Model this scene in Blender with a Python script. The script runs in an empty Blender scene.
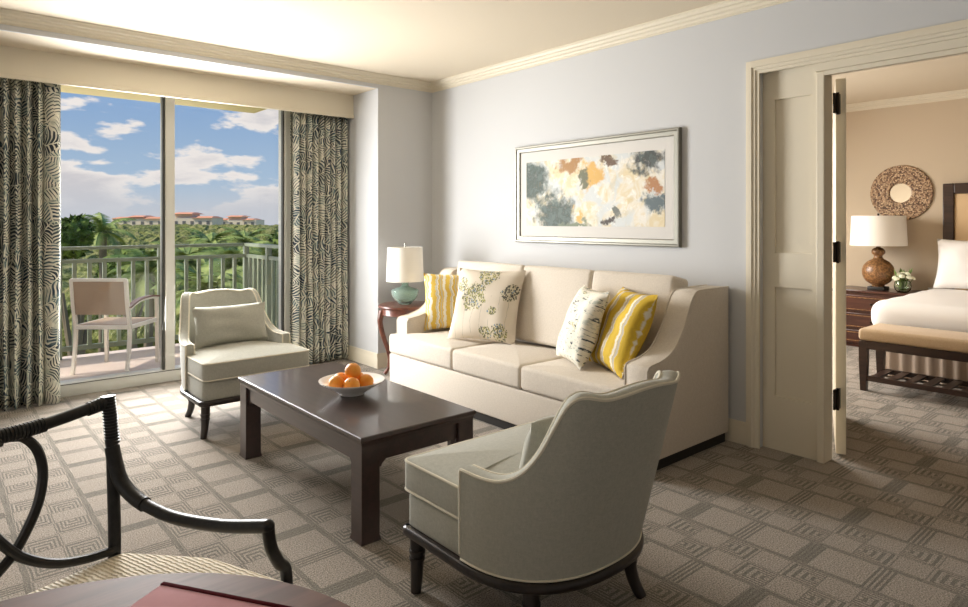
import bpy, bmesh, math, random
from mathutils import Vector, Matrix, noise

PI = math.pi
R = math.radians
C = bpy.context.scene.collection

# ------------------------------------------------------------------ camera
cam_data = bpy.data.cameras.new('camera')
cam = bpy.data.objects.new('camera', cam_data)
C.objects.link(cam)
cam.location = (0, 0, 1.4)
cam.rotation_euler = (R(90), 0, R(-40.658))
cam_data.sensor_width = 36
cam_data.lens = 647.29 * 36 / 968
cam_data.shift_y = -(303.5 - 221.75) / 968
cam_data.clip_start = 0.05
cam_data.clip_end = 4000
bpy.context.scene.camera = cam

# ------------------------------------------------------------------ exposure
vs = bpy.context.scene.view_settings
vs.view_transform = 'Standard'
vs.look = 'None'
vs.gamma = 1
vs.use_curve_mapping = False
vs.exposure = 0.0
bpy.context.scene.cycles.max_bounces = 12
bpy.context.scene.cycles.diffuse_bounces = 8
bpy.context.scene.cycles.transparent_max_bounces = 16


# ------------------------------------------------------------------ node helper
class X:
    """a scalar socket with arithmetic"""
    def __init__(s, nt, sock):
        s.nt, s.s = nt, sock

    def op(s, o, *a):
        n = s.nt.nodes.new('ShaderNodeMath')
        n.operation = o
        s.nt.links.new(s.s, n.inputs[0])
        for i, v in enumerate(a):
            if isinstance(v, X):
                s.nt.links.new(v.s, n.inputs[i + 1])
            else:
                n.inputs[i + 1].default_value = v
        return X(s.nt, n.outputs[0])

    def __add__(s, o): return s.op('ADD', o)
    def __radd__(s, o): return s.op('ADD', o)
    def __sub__(s, o): return s.op('SUBTRACT', o)
    def __rsub__(s, o): return s.op('MULTIPLY', -1.0).op('ADD', o)
    def __mul__(s, o): return s.op('MULTIPLY', o)
    def __rmul__(s, o): return s.op('MULTIPLY', o)
    def __truediv__(s, o): return s.op('DIVIDE', o)
    def lt(s, o): return s.op('LESS_THAN', o)
    def gt(s, o): return s.op('GREATER_THAN', o)
    def mod(s, o): return s.op('FLOORED_MODULO', o)
    def abs(s): return s.op('ABSOLUTE')
    def sin(s): return s.op('SINE')
    def cos(s): return s.op('COSINE')
    def max(s, o): return s.op('MAXIMUM', o)
    def min(s, o): return s.op('MINIMUM', o)
    def clamp(s): return s.op('MAXIMUM', 0.0).op('MINIMUM', 1.0)

    def ramp(s, a, b):
        n = s.nt.nodes.new('ShaderNodeMapRange')
        n.interpolation_type = 'SMOOTHSTEP'
        s.nt.links.new(s.s, n.inputs[0])
        n.inputs[1].default_value = a
        n.inputs[2].default_value = b
        return X(s.nt, n.outputs[0])


class G:
    """a material under construction"""
    def __init__(g, nt):
        g.nt = nt

    def node(g, t, **kw):
        n = g.nt.nodes.new(t)
        for k, v in kw.items():
            setattr(n, k, v)
        return n

    def coord(g, which='Object'):
        return g.node('ShaderNodeTexCoord').outputs[which]

    def xyz(g, vec):
        n = g.node('ShaderNodeSeparateXYZ')
        g.nt.links.new(vec, n.inputs[0])
        return [X(g.nt, o) for o in n.outputs]

    def comb(g, x, y, z):
        n = g.node('ShaderNodeCombineXYZ')
        for i, v in enumerate((x, y, z)):
            if isinstance(v, X):
                g.nt.links.new(v.s, n.inputs[i])
            else:
                n.inputs[i].default_value = v
        return n.outputs[0]

    def noise(g, vec, scale, detail=3.0, rough=0.5, dist=0.0):
        n = g.node('ShaderNodeTexNoise')
        g.nt.links.new(vec, n.inputs['Vector'])
        n.inputs['Scale'].default_value = scale
        n.inputs['Detail'].default_value = detail
        n.inputs['Roughness'].default_value = rough
        n.inputs['Distortion'].default_value = dist
        return X(g.nt, n.outputs['Fac'])

    def scale(g, vec, s):
        n = g.node('ShaderNodeVectorMath', operation='MULTIPLY')
        g.nt.links.new(vec, n.inputs[0])
        n.inputs[1].default_value = s
        return n.outputs[0]

    def mix(g, f, a, b):
        n = g.node('ShaderNodeMix', data_type='RGBA')
        if isinstance(f, X):
            g.nt.links.new(f.s, n.inputs[0])
        else:
            n.inputs[0].default_value = f
        for i, v in ((6, a), (7, b)):
            if isinstance(v, (tuple, list)):
                n.inputs[i].default_value = (*v[:3], 1)
            else:
                g.nt.links.new(v, n.inputs[i])
        return n.outputs[2]


def srgb(r, g, b):
    def f(c):
        c /= 255
        return c / 12.92 if c <= 0.04045 else ((c + 0.055) / 1.055) ** 2.4
    return (f(r), f(g), f(b))


def mat(name, color, rough=0.6, metal=0.0, bump=None, spec=0.5, build=None, coat=0.0, sheen=0.0):
    """color may be a tuple; build(g) may return (colour socket, height scalar)"""
    m = bpy.data.materials.new(name)
    m.use_nodes = True
    nt = m.node_tree
    b = nt.nodes['Principled BSDF']
    b.inputs['Base Color'].default_value = (*color, 1)
    b.inputs['Roughness'].default_value = rough
    b.inputs['Metallic'].default_value = metal
    b.inputs['Specular IOR Level'].default_value = spec
    b.inputs['Coat Weight'].default_value = coat
    b.inputs['Sheen Weight'].default_value = sheen
    b.inputs['Sheen Roughness'].default_value = 0.4
    g = G(nt)
    h = None
    if build:
        col, h = build(g)
        if col is not None:
            nt.links.new(col, b.inputs['Base Color'])
    if h is not None and bump:
        n = nt.nodes.new('ShaderNodeBump')
        n.inputs['Strength'].default_value = bump[0]
        n.inputs['Distance'].default_value = bump[1]
        nt.links.new(h.s, n.inputs['Height'])
        nt.links.new(n.outputs[0], b.inputs['Normal'])
    return m


# ------------------------------------------------------------------ sky
world = bpy.data.worlds.new('sky')
bpy.context.scene.world = world
world.use_nodes = True
wn = world.node_tree
g = G(wn)
bg = wn.nodes['Background']
dirv = g.coord('Generated')
dx, dy, dz = g.xyz(dirv)
zz = dz.max(0.0)
sv_ = g.comb(dx, dy, dz * 2.9)
n1 = g.noise(sv_, 8.5, 8.0, 0.52, 0.1)
n2 = g.noise(g.comb(dx + 3.1, dy + 7.7, dz * 2.2), 2.1, 2.0, 0.5)
cl = n1 + (n2 - 0.5) * 0.45 + (0.10 - zz) * 1.1
cover = cl.ramp(0.47, 0.53)
shade = cl.ramp(0.52, 0.70)
blue = g.mix(zz.ramp(0.0, 0.32), srgb(172, 194, 214), srgb(80, 138, 204))
cloud = g.mix(shade, srgb(238, 232, 228), srgb(206, 203, 206))
sky = g.mix(cover, blue, cloud)
sky = g.mix(zz.ramp(0.0, 0.07), srgb(196, 200, 208), sky)
below = g.mix(dz.ramp(-0.05, 0.0), srgb(90, 100, 60), sky)
wn.links.new(below, bg.inputs['Color'])
bg.inputs['Strength'].default_value = 1.0

# ------------------------------------------------------------------ sun, daylight and added fill lights
def sun(name, energy, frm, angle, color):
    l = bpy.data.lights.new(name, 'SUN')
    l.energy = energy
    l.angle = R(angle)
    l.color = color
    o = bpy.data.objects.new(name, l)
    C.objects.link(o)
    o.rotation_euler = (-Vector(frm)).to_track_quat('-Z', 'Y').to_euler()
    return o


def area(name, energy, loc, to, sx, sy, color, spread=180):
    l = bpy.data.lights.new(name, 'AREA')
    l.shape = 'RECTANGLE'
    l.size, l.size_y = sx, sy
    l.energy = energy
    l.color = color
    l.spread = R(spread)
    o = bpy.data.objects.new(name, l)
    C.objects.link(o)
    o.location = loc
    o.rotation_euler = (Vector(to) - Vector(loc)).to_track_quat('-Z', 'Y').to_euler()
    return o


sun('sun', 4.5, (-0.75, 0.28, 0.75), 2.0, (1.0, 0.92, 0.78))
area('daylight_balcony', 45, (1.3, 8.3, 1.95), (2.3, 0.0, 0.6), 3.2, 2.3, (1.0, 0.98, 0.95))
area('daylight_window', 205, (1.45, 6.06, 1.40), (2.1, 0.0, 0.95), 1.25, 1.9, (1.0, 0.99, 0.975), 155)
area('fill_left', 14, (-2.9, 2.6, 1.5), (2.0, 3.2, 0.8), 2.2, 1.8, (1.0, 0.97, 0.92))  # added fill light out of view; the left wall has no window
area('fill_back', 3, (-0.5, -3.5, 1.6), (1.0, 3.0, 1.4), 2.2, 1.8, (1.0, 0.97, 0.92))  # weak fill added behind the camera, no window in that wall
area('daylight_bedroom_window', 215, (5.9, 4.85, 1.5), (5.7, 1.6, 0.0), 2.2, 1.8, (1.0, 0.96, 0.90), 150)


# ------------------------------------------------------------------ mesh helpers
def new():
    return bmesh.new()


def obj(name, bm, m, parent=None, smooth=35, loc=None, subd=0):
    me = bpy.data.meshes.new(name)
    bmesh.ops.recalc_face_normals(bm, faces=bm.faces[:])
    bm.to_mesh(me)
    bm.free()
    for x in (m if isinstance(m, (list, tuple)) else [m]):
        me.materials.append(x)
    if smooth:
        for p in me.polygons:
            p.use_smooth = True
        me.set_sharp_from_angle(angle=R(smooth))
    o = bpy.data.objects.new(name, me)
    C.objects.link(o)
    if parent is not None:
        o.parent = parent
    if loc is not None:
        o.location = loc
    if subd:
        s = o.modifiers.new('subdivision', 'SUBSURF')
        s.levels = s.render_levels = subd
    return o


def tag(o, label, cat, group=None, kind=None):
    o['label'] = label
    o['category'] = cat
    if group:
        o['group'] = group
    if kind:
        o['kind'] = kind
    return o


def thing(name, label, cat, loc=(0, 0, 0), rotz=0, group=None):
    o = bpy.data.objects.new(name, None)
    o.empty_display_size = 0.1
    C.objects.link(o)
    o.location = loc
    o.rotation_euler = (0, 0, rotz)
    return tag(o, label, cat, group)


def struct(name, bm, m, parent=None, smooth=35):
    o = obj(name, bm, m, parent, smooth)
    if parent is None:
        o['kind'] = 'structure'
    return o


def sempty(name, loc=(0, 0, 0), rotz=0):
    o = bpy.data.objects.new(name, None)
    C.objects.link(o)
    o.location = loc
    o.rotation_euler = (0, 0, rotz)
    o['kind'] = 'structure'
    return o


def box(bm, x0, x1, y0, y1, z0, z1, bev=0, seg=2, mtx=None):
    r = bmesh.ops.create_cube(bm, size=1)
    vs_ = r['verts']
    for v in vs_:
        v.co = Vector((x0 + (v.co.x + .5) * (x1 - x0), y0 + (v.co.y + .5) * (y1 - y0), z0 + (v.co.z + .5) * (z1 - z0)))
    if bev:
        es = list({e for v in vs_ for e in v.link_edges})
        b = bmesh.ops.bevel(bm, geom=es, offset=bev, segments=seg, profile=0.5, affect='EDGES', clamp_overlap=True)
        vs_ = list({v for f in b['faces'] for v in f.verts} | {v for v in vs_ if v.is_valid})
    if mtx is not None:
        bmesh.ops.transform(bm, matrix=mtx, verts=vs_)
    return vs_


def ring_loft(bm, rings, closed=True, caps=True):
    """rings: list of lists of points, joined in sequence"""
    vr = [[bm.verts.new(p) for p in r] for r in rings]
    n = len(vr[0])
    for a, b in zip(vr, vr[1:]):
        for i in range(n if closed else n - 1):
            j = (i + 1) % n
            bm.faces.new((a[i], a[j], b[j], b[i]))
    if caps:
        bm.faces.new(vr[0][::-1])
        bm.faces.new(vr[-1])
    return vr


def lathe(bm, prof, seg=32, cx=0, cy=0):
    rings = []
    for r, z in prof:
        r = max(r, 1e-4)
        rings.append([(cx + r * math.cos(2 * PI * i / seg), cy + r * math.sin(2 * PI * i / seg), z) for i in range(seg)])
    ring_loft(bm, rings)


def catmull(pts, n=8, closed=False):
    P = [Vector(p) for p in pts]
    out = []
    m = len(P)
    rng = range(m if closed else m - 1)
    for i in rng:
        if closed:
            p0, p1, p2, p3 = P[(i - 1) % m], P[i], P[(i + 1) % m], P[(i + 2) % m]
        else:
            p0, p1, p2, p3 = P[max(i - 1, 0)], P[i], P[i + 1], P[min(i + 2, m - 1)]
        for k_ in range(n):
            t = k_ / n
            out.append(0.5 * ((2 * p1) + (p2 - p0) * t + (2 * p0 - 5 * p1 + 4 * p2 - p3) * t * t + (3 * p1 - p0 - 3 * p2 + p3) * t ** 3))
    if not closed:
        out.append(P[-1])
    return out


def tube(bm, pts, rad, seg=10, closed=False, sq=None):
    """sweep a circle (or a rectangle sq=(w,h)) along pts; rad a number or a list"""
    P = [Vector(p) for p in pts]
    n = len(P)
    T = []
    for i in range(n):
        a = P[(i - 1) % n] if (closed or i > 0) else P[i]
        b = P[(i + 1) % n] if (closed or i < n - 1) else P[i]
        T.append((b - a).normalized())
    up = Vector((0, 0, 1))
    if abs(T[0].dot(up)) > 0.95:
        up = Vector((0, 1, 0))
    u = (up - T[0] * up.dot(T[0])).normalized()
    rings = []
    for i in range(n):
        u = (u - T[i] * u.dot(T[i])).normalized()
        w = T[i].cross(u)
        r = rad[i] if isinstance(rad, (list, tuple)) else rad
        if sq:
            a, b = sq[0] / 2, sq[1] / 2
            s = r
            rings.append([P[i] + w * (x * a * s) + u * (y * b * s) for x, y in ((-1, -1), (1, -1), (1, 1), (-1, 1))])
        else:
            rings.append([P[i] + (w * math.cos(2 * PI * k_ / seg) + u * math.sin(2 * PI * k_ / seg)) * r for k_ in range(seg)])
    if closed:
        rings.append(rings[0])
        vr = [[bm.verts.new(p) for p in r] for r in rings[:-1]]
        vr.append(vr[0])
        m = len(vr[0])
        for a, b in zip(vr, vr[1:]):
            for i in range(m):
                j = (i + 1) % m
                bm.faces.new((a[i], a[j], b[j], b[i]))
    else:
        ring_loft(bm, rings)


def prism(bm, poly, p0, p1, ax_u, ax_v):
    """extrude a 2-D polygon (u,v) from p0 to p1"""
    p0, p1, U, V = Vector(p0), Vector(p1), Vector(ax_u), Vector(ax_v)
    ring_loft(bm, [[p0 + U * a + V * b for a, b in poly], [p1 + U * a + V * b for a, b in poly]])


def soft_slab(bm, outline, z0, z1, rnd=0.03, crown=0.0, seg=4):
    """an upholstered slab: plan outline (ccw), rounded top and bottom edges, crowned top"""
    n = len(outline)
    P = [Vector((p[0], p[1])) for p in outline]
    cen = sum(P, Vector((0, 0))) / n
    def inset(d):
        out = []
        for i in range(n):
            a, b, c = P[i - 1], P[i], P[(i + 1) % n]
            e1 = (b - a).normalized()
            e2 = (c - b).normalized()
            n1_ = Vector((-e1.y, e1.x))
            n2_ = Vector((-e2.y, e2.x))
            bis = (n1_ + n2_)
            q = 1 + n1_.dot(n2_)
            out.append(b + bis * (d / max(q, 0.35)))
        return out
    rings = []
    for k_ in range(seg + 1):
        a = PI / 2 * k_ / seg
        pts = inset(rnd * (1 - math.sin(a)))
        rings.append([(p.x, p.y, z0 + rnd * (1 - math.cos(a))) for p in pts])
    for k_ in range(seg + 1):
        a = PI / 2 * k_ / seg
        pts = inset(rnd * (1 - math.cos(a)))
        rings.append([(p.x, p.y, z1 - rnd * (1 - math.sin(a))) for p in pts])
    top = inset(rnd)
    for s in (0.8, 0.55, 0.3, 0.1):
        rings.append([(cen.x + (p.x - cen.x) * s, cen.y + (p.y - cen.y) * s, z1 + crown * (1 - s ** 2.2)) for p in top])
    ring_loft(bm, rings)


def round_poly(pts, r, seg=4):
    out = []
    n = len(pts)
    for i in range(n):
        a, b, c = Vector(pts[i - 1]), Vector(pts[i]), Vector(pts[(i + 1) % n])
        rr = r[i] if isinstance(r, (list, tuple)) else r
        if rr <= 0:
            out.append(tuple(b))
            continue
        d1 = (a - b).normalized()
        d2 = (c - b).normalized()
        p, q = b + d1 * rr, b + d2 * rr
        for k_ in range(seg + 1):
            t = k_ / seg
            out.append(tuple((1 - t) ** 2 * p + 2 * t * (1 - t) * b + t * t * q))
    return out


def densify(poly, step=0.06):
    out = []
    n = len(poly)
    for i in range(n):
        a, b = Vector(poly[i]), Vector(poly[(i + 1) % n])
        m = max(1, int((b - a).length / step))
        for k_ in range(m):
            out.append(tuple(a.lerp(b, k_ / m)))
    return out


def pillow(bm, w, h, t, n=18, seed=0, pinch=0.07):
    """a cushion in the local XZ plane (base at z=0), thickness along y, front at -y"""
    rnd = random.Random(seed)
    off = Vector((rnd.random() * 9, rnd.random() * 9, 0))
    uvl = bm.loops.layers.uv.verify()
    sides = []
    for s in (-1, 1):
        grid = []
        for i in range(n + 1):
            row = []
            for j in range(n + 1):
                u, v = -1 + 2 * i / n, -1 + 2 * j / n
                th = ((1 - u ** 4) * (1 - v ** 4)) ** 0.5 * (1 - 0.18 * (u * u + v * v))
                x = u * w / 2 * (1 - pinch * (1 - u * u) * 0 - pinch * (1 - v * v) * (abs(u) ** 2))
                z = v * h / 2 * (1 - pinch * (1 - u * u) * (abs(v) ** 2))
                nz = noise.noise(Vector((u * 1.7, v * 1.7, s)) + off) * 0.02 * min(1, th * 2)
                row.append(((x, s * (t / 2 * th + nz * (th > 0)), z + h / 2), (i / n, j / n)))
            grid.append(row)
        sides.append(grid)
    vm = {}
    def vert(s, i, j):
        edge = i in (0, n) or j in (0, n)
        key = (0 if edge else s, i, j)
        if key not in vm:
            co = list(sides[s][i][j][0])
            if edge:
                co[1] = 0
            vm[key] = bm.verts.new(co)
        return vm[key]
    for s in (0, 1):
        for i in range(n):
            for j in range(n):
                idx = [(i, j), (i + 1, j), (i + 1, j + 1), (i, j + 1)]
                f = bm.faces.new([vert(s, *q) for q in idx])
                for l, q in zip(f.loops, idx):
                    l[uvl].uv = sides[s][q[0]][q[1]][1]


# ------------------------------------------------------------------ materials
def weave(c1, c2, sc=420.0):
    def b(g):
        v = g.coord('Object')
        n = g.noise(g.scale(v, (1, 1, .35)), sc * .35, 3, .6)
        n2_ = g.noise(g.scale(v, (.35, .35, 1)), sc * .35, 3, .6)
        big = g.noise(v, 5.0, 3, .5)
        f = (n + n2_) * 0.5
        fine = g.noise(v, sc * 1.2, 2, .6)
        col = g.mix((f * .5 + fine * .5).ramp(0.34, 0.66), c1, c2)
        return col, f + fine * .5
    return b


def woodgrain(c1, c2, axis=1, sc=14.0):
    def b(g):
        v = g.coord('Object')
        s = [sc, sc, sc]
        s[axis] = sc * .07
        n = g.noise(g.scale(v, tuple(s)), 2.2, 5, .6, .6)
        return g.mix(n.ramp(0.35, 0.65), c1, c2), n
    return b


M = {}
M['ceiling'] = mat('ceiling_paint', srgb(224, 212, 191), 0.9, spec=.2)
M['wall'] = mat('grey_wall_paint', srgb(203, 204, 205), 0.75, spec=.25)
M['bedwall'] = mat('beige_wall_paint', srgb(202, 186, 163), 0.8, spec=.25)
M['trim'] = mat('cream_trim_paint', srgb(225, 216, 196), 0.45, spec=.35)
M['white_metal'] = mat('white_window_frame', srgb(206, 205, 198), 0.45)
M['dark_gasket'] = mat('dark_gasket', srgb(60, 58, 52), 0.6)
M['sofa'] = mat('cream_linen', (.6, .54, .45), 0.9, bump=(.25, .002), spec=.15, sheen=.15,
                build=weave(srgb(200, 190, 176), srgb(218, 209, 196)))
M['chairfab'] = mat('sage_linen', (.5, .5, .4), 0.9, bump=(.3, .002), spec=.15, sheen=.15,
                    build=weave(srgb(166, 166, 156), srgb(188, 187, 176)))
M['piping'] = mat('pale_piping', srgb(224, 218, 200), 0.8, spec=.2)
M['darkwood'] = mat('espresso_wood', (.05, .03, .025), 0.34, spec=.8, coat=.4, build=woodgrain(srgb(46, 29, 26), srgb(58, 38, 34)))
M['blackwood'] = mat('black_wood', (.02, .016, .014), 0.3, build=woodgrain(srgb(34, 27, 24), srgb(44, 35, 31), 2))
M['redwood'] = mat('mahogany', (.2, .07, .04), 0.3, coat=.2, build=woodgrain(srgb(88, 48, 36), srgb(114, 66, 49), 0))
M['nightwood'] = mat('dark_mahogany', (.1, .04, .03), 0.3, coat=.2, build=woodgrain(srgb(62, 34, 26), srgb(84, 48, 36), 1))
M['oak'] = mat('brown_table_wood', (.2, .12, .09), 0.5, spec=.3, build=woodgrain(srgb(90, 56, 44), srgb(112, 74, 60), 0))
M['bedwood'] = mat('dark_bedroom_wood', (.05, .03, .02), 0.35, build=woodgrain(srgb(44, 29, 23), srgb(60, 40, 32), 1))
M['plinth'] = mat('black_plinth', srgb(30, 27, 24), 0.5)
M['rattan'] = mat('black_rattan', (.02, .02, .018), 0.4, build=lambda g: (g.mix(g.noise(g.coord(), 60, 2).ramp(.4, .7), srgb(18, 17, 16), srgb(30, 28, 27)), None))
def seat_weave(g):
    v = g.coord('Object')
    x, y, z = g.xyz(v)
    n = g.noise(v, 60, 2)
    st = ((x + n * .012) * 520.0).sin() * .7 + (n - .5) * 1.6
    return g.mix(st.ramp(-.5, .5), srgb(222, 208, 182), srgb(240, 231, 212)), st


M['seatweave'] = mat('cream_seat_weave', (.7, .6, .45), 0.85, bump=(.6, .004), build=seat_weave)
M['silver'] = mat('brushed_silver_frame', srgb(138, 136, 126), 0.42, metal=.55,
                  bump=(.08, .001), build=lambda g: (None, g.noise(g.scale(g.coord(), (1, .1, 1)), 90, 3)))
M['matboard'] = mat('white_mat_board', srgb(214, 211, 206), 0.85, spec=.2)
M['shade'] = mat('white_lamp_shade', srgb(248, 244, 236), 0.8, spec=.1)
M['chrome'] = mat('polished_nickel', srgb(200, 196, 188), 0.2, metal=1)
M['white_cer'] = mat('white_ceramic', srgb(244, 242, 238), 0.12, spec=.6)
M['bronze'] = mat('dark_bronze', srgb(50, 40, 32), 0.35, metal=.7)
M['white_linen'] = mat('white_bed_linen', srgb(240, 238, 236), 0.85, spec=.1, bump=(.25, .01), build=lambda g: (None, g.noise(g.coord(), 4, 4)))
M['skirt'] = mat('taupe_bed_skirt', srgb(176, 158, 142), 0.8)
M['tanfab'] = mat('tan_bench_fabric', (.5, .4, .28), 0.7, sheen=.2, build=weave(srgb(180, 153, 119), srgb(200, 175, 142)))
M['hbfab'] = mat('headboard_fabric', srgb(206, 176, 136), 0.8)
M['railpaint'] = mat('grey_green_rail_paint', srgb(136, 146, 126), 0.5)
M['deck'] = mat('pink_balcony_tile', (.5, .38, .34), 0.7, build=lambda g: (g.mix(g.noise(g.coord(), 8, 4), srgb(196, 176, 164), srgb(212, 196, 184)), None))
M['slab'] = mat('yellow_balcony_soffit', srgb(216, 196, 140), 0.8)
M['sling'] = mat('taupe_mesh_sling', srgb(164, 140, 118), 0.7)
M['alu'] = mat('pale_chair_frame', srgb(226, 218, 206), 0.35)
M['armwood'] = mat('brown_arm_wood', srgb(112, 62, 44), 0.5)
M['red'] = mat('dusty_red_cover', (.3, .1, .11), 0.85, spec=.1, build=lambda g: (g.mix(g.noise(g.coord(), 40, 3), srgb(186, 134, 140), srgb(198, 146, 151)), None))
M['darkred'] = mat('dark_red_spine', srgb(78, 26, 32), 0.95, spec=.02)
M['paper'] = mat('paper', srgb(232, 222, 206), 0.8)


def carpet_build(g):
    v = g.coord('Object')
    x, y, z = g.xyz(v)
    wob = g.noise(v, 30, 2) * 0.004
    x = x + wob
    y = y + wob
    PX_, PY_ = 0.53, 0.265
    a = (x - 2.83 + 0.1).mod(PX_)
    b = (y - 1.45 + 0.1325).mod(PY_)
    b2 = (y - 1.45 + 0.1325).mod(PY_ * 2)
    rowA = a.lt(0.20)
    rowB = 1.0 - rowA
    # plain rectangles divided by a bundle of ribs, every other one a solid band
    inb = (b - 0.1325).abs().lt(0.036)
    ribs = ((b - 0.0965) / 0.018).mod(1.0).lt(0.52)
    solid = b2.gt(PY_)
    bundle = inb * (ribs.max(solid * 0.75))
    # key pattern: blocks of nested U shapes set chequerwise between plain squares
    sub = 0.1325
    ia = ((a - 0.225) / 0.14).op('FLOOR')
    ja = (y / sub).op('FLOOR')
    par = (ia + ja).mod(2.0)                       # plain square or key block
    flip = (ja * 0.5).op('FLOOR').mod(2.0)
    p = (a - 0.225).mod(0.14) / 0.14
    q = y.mod(sub) / sub
    q = q * (1.0 - flip) + (1.0 - q) * flip
    r = ((p - 0.5).abs() * 2.0).max(q)
    key = ((r * 4.5 + 0.3).mod(1.0).lt(0.46)) * par
    edge = (1.0 - par) * ((q - 0.5).abs().gt(0.46).max((p - 0.5).abs().gt(0.46))) * 0.8
    key = key.max(edge)
    # lines along the rows
    ln = ((a - 0.2125).abs().lt(0.010)).max((a - 0.5175).abs().lt(0.010)) * .75
    f = (rowA * bundle).max(rowB * key).max(ln)
    fine = g.noise(v, 170, 2, .75)
    pil = g.noise(v, 90, 3, .7)
    big = g.noise(v, 1.1, 3, .5)
    base = g.mix(fine.ramp(.32, .66), srgb(106, 98, 90), srgb(190, 178, 165))
    dark = g.mix(fine.ramp(.3, .7), srgb(74, 73, 65), srgb(114, 111, 100))
    col = g.mix((f * 0.8).clamp(), base, dark)
    col = g.mix(big.ramp(.4, .7) * 0.18, col, srgb(120, 112, 98))
    return col, (1.0 - f) * 0.7 + fine * 0.45 + pil * 0.25


M['carpet'] = mat('patterned_carpet', (.3, .27, .22), 0.95, bump=(1.0, .010), spec=.1, sheen=.22, build=carpet_build)


def leaf_print(g):
    """feathered leaf print: cells that each carry chevrons turned a way of their own"""
    uv = g.coord('UV')
    w = g.noise(uv, 5.0, 2)
    u, v, _ = g.xyz(uv)
    vec = g.comb(u + (w - .5) * .10, v + (w - .5) * .12, 0.0)
    vo = g.node('ShaderNodeTexVoronoi')
    vo.voronoi_dimensions = '2D'
    vo.inputs['Scale'].default_value = 6.4
    vo.inputs['Randomness'].default_value = 0.85
    g.nt.links.new(vec, vo.inputs['Vector'])
    sub = g.node('ShaderNodeVectorMath', operation='SUBTRACT')
    sc = g.scale(vec, (1, 1, 1))
    g.nt.links.new(sc, sub.inputs[0])
    g.nt.links.new(vo.outputs['Position'], sub.inputs[1])
    px, py, _ = g.xyz(sub.outputs[0])
    cr, cg, cb = g.xyz(vo.outputs['Color'])
    ang = cr * 6.28
    c, s = ang.cos(), ang.sin()
    qx = px * c - py * s
    qy = px * s + py * c
    side = qx.abs()
    bend = side * 0.75 + qy * 1.15 - side * side * 5.0
    st = (bend * 225.0 + w * 5).sin()
    spine = side.lt(.005)
    far = X(g.nt, vo.outputs['Distance'])
    f = (st + side * 6.0 - .25 + far * .3 + (cb - .5) * 1.3).ramp(-.25, .25).max(spine)
    edge = g.noise(uv, 14, 3)
    ink = g.mix(edge.ramp(.42, .58), srgb(46, 62, 78), srgb(96, 112, 116))
    ink = g.mix(cg.ramp(.5, .6) * .75, ink, srgb(52, 58, 64))
    cloth = g.mix(edge.ramp(.45, .65), srgb(216, 213, 198), srgb(184, 187, 174))
    return g.mix(f, ink, cloth), None


M['curtain'] = mat('leaf_print_curtain', (.5, .5, .45), 0.85, spec=.15, build=leaf_print)


def yellow_ikat(g):
    uv = g.coord('UV')
    u, v, _ = g.xyz(uv)
    n = g.noise(g.comb(u * 3.0, v * 14.0, 0.0), 1.6, 3, .6)
    n2_ = g.noise(g.comb(u * 1.0, v * 3.0, 3.0), 2.0, 2)
    t = (u + (n - .5) * .07 + (n2_ - .5) * .12) * 7.5
    s1 = (t * 6.283).sin()
    s2 = (t * 12.566 + 1.2).sin()
    col = g.mix((s1 + s2 * .4).ramp(-.25, .25), srgb(240, 236, 222), srgb(226, 192, 84))
    col = g.mix(((t * 3.1415).sin() * s1).ramp(.45, .7) * .8, col, srgb(200, 196, 180))
    return col, None


M['yellow'] = mat('yellow_striped_fabric', (.7, .5, .1), 0.85, build=yellow_ikat)


def olive_ikat(g):
    uv = g.coord('UV')
    u, v, _ = g.xyz(uv)
    n = g.noise(g.comb(u * 3.0, v * 14.0, 5.0), 1.6, 3, .6)
    n2_ = g.noise(g.comb(u * 1.0, v * 3.0, 9.0), 2.0, 2)
    t = (u + (n - .5) * .05 + (n2_ - .5) * .12) * 4.4 + .2
    s1 = (t * 6.283).sin()
    col = g.mix(s1.ramp(-.65, -.1), srgb(232, 226, 208), srgb(212, 178, 52))
    col = g.mix((t * 6.283 + 2.6).sin().ramp(.75, .95) * .8, col, srgb(176, 170, 158))
    col = g.mix((t * 18.85).sin().ramp(.5, .9) * .5, col, srgb(196, 160, 50))
    return col, None


M['olive'] = mat('golden_striped_fabric', (.7, .5, .1), 0.85, build=olive_ikat)


def floral(g):
    uv = g.coord('UV')
    u, v, _ = g.xyz(uv)
    spot = g.node('ShaderNodeTexVoronoi')
    spot.inputs['Scale'].default_value = 44.0
    g.nt.links.new(g.scale(uv, (1.2, .85, 1)), spot.inputs['Vector'])
    d = X(g.nt, spot.outputs['Distance'])
    cr, cg, cb = g.xyz(spot.outputs['Color'])
    nz = g.noise(uv, 9, 3, .6)
    def bush(cx, cy, r_):
        q = (((u - cx) * (u - cx)) + ((v - cy) * (v - cy))).op('SQRT') * (1 / r_) + (nz - .5) * 1.1
        return 1.0 - q.ramp(.7, 1.05)
    bl1 = bush(.36, .58, .20).max(bush(.52, .90, .17))
    bl2 = bush(.87, .66, .13)
    bl3 = bush(.12, .74, .12).max(bush(.80, .12, .13)).max(bush(.60, .10, .10)).max(bush(.66, .40, .07))
    den = (bl1 * .95).max(bl2).max(bl3 * .8)
    leaf = d.lt(.55) * (den + (cr - .5) * .55).gt(.42)
    stem = ((u + (g.noise(uv, 6, 2) - .5) * .06) * 8.0).mod(1.0).lt(.05) * v.lt(.6) * g.noise(g.scale(uv, (7, .8, 1)), 2).gt(.5)
    base = g.mix(g.noise(uv, 3, 3), srgb(226, 216, 200), srgb(204, 192, 174))
    ink = g.mix(cg.ramp(.35, .7), srgb(72, 78, 62), srgb(146, 144, 74))
    ink = g.mix(bl2, ink, srgb(52, 54, 56))
    ink = g.mix(cb.gt(.94), ink, srgb(120, 144, 166))
    base = g.mix(den * .35, base, srgb(180, 176, 130))
    return g.mix((leaf * .9).max(stem * .4), base, ink), None


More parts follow.
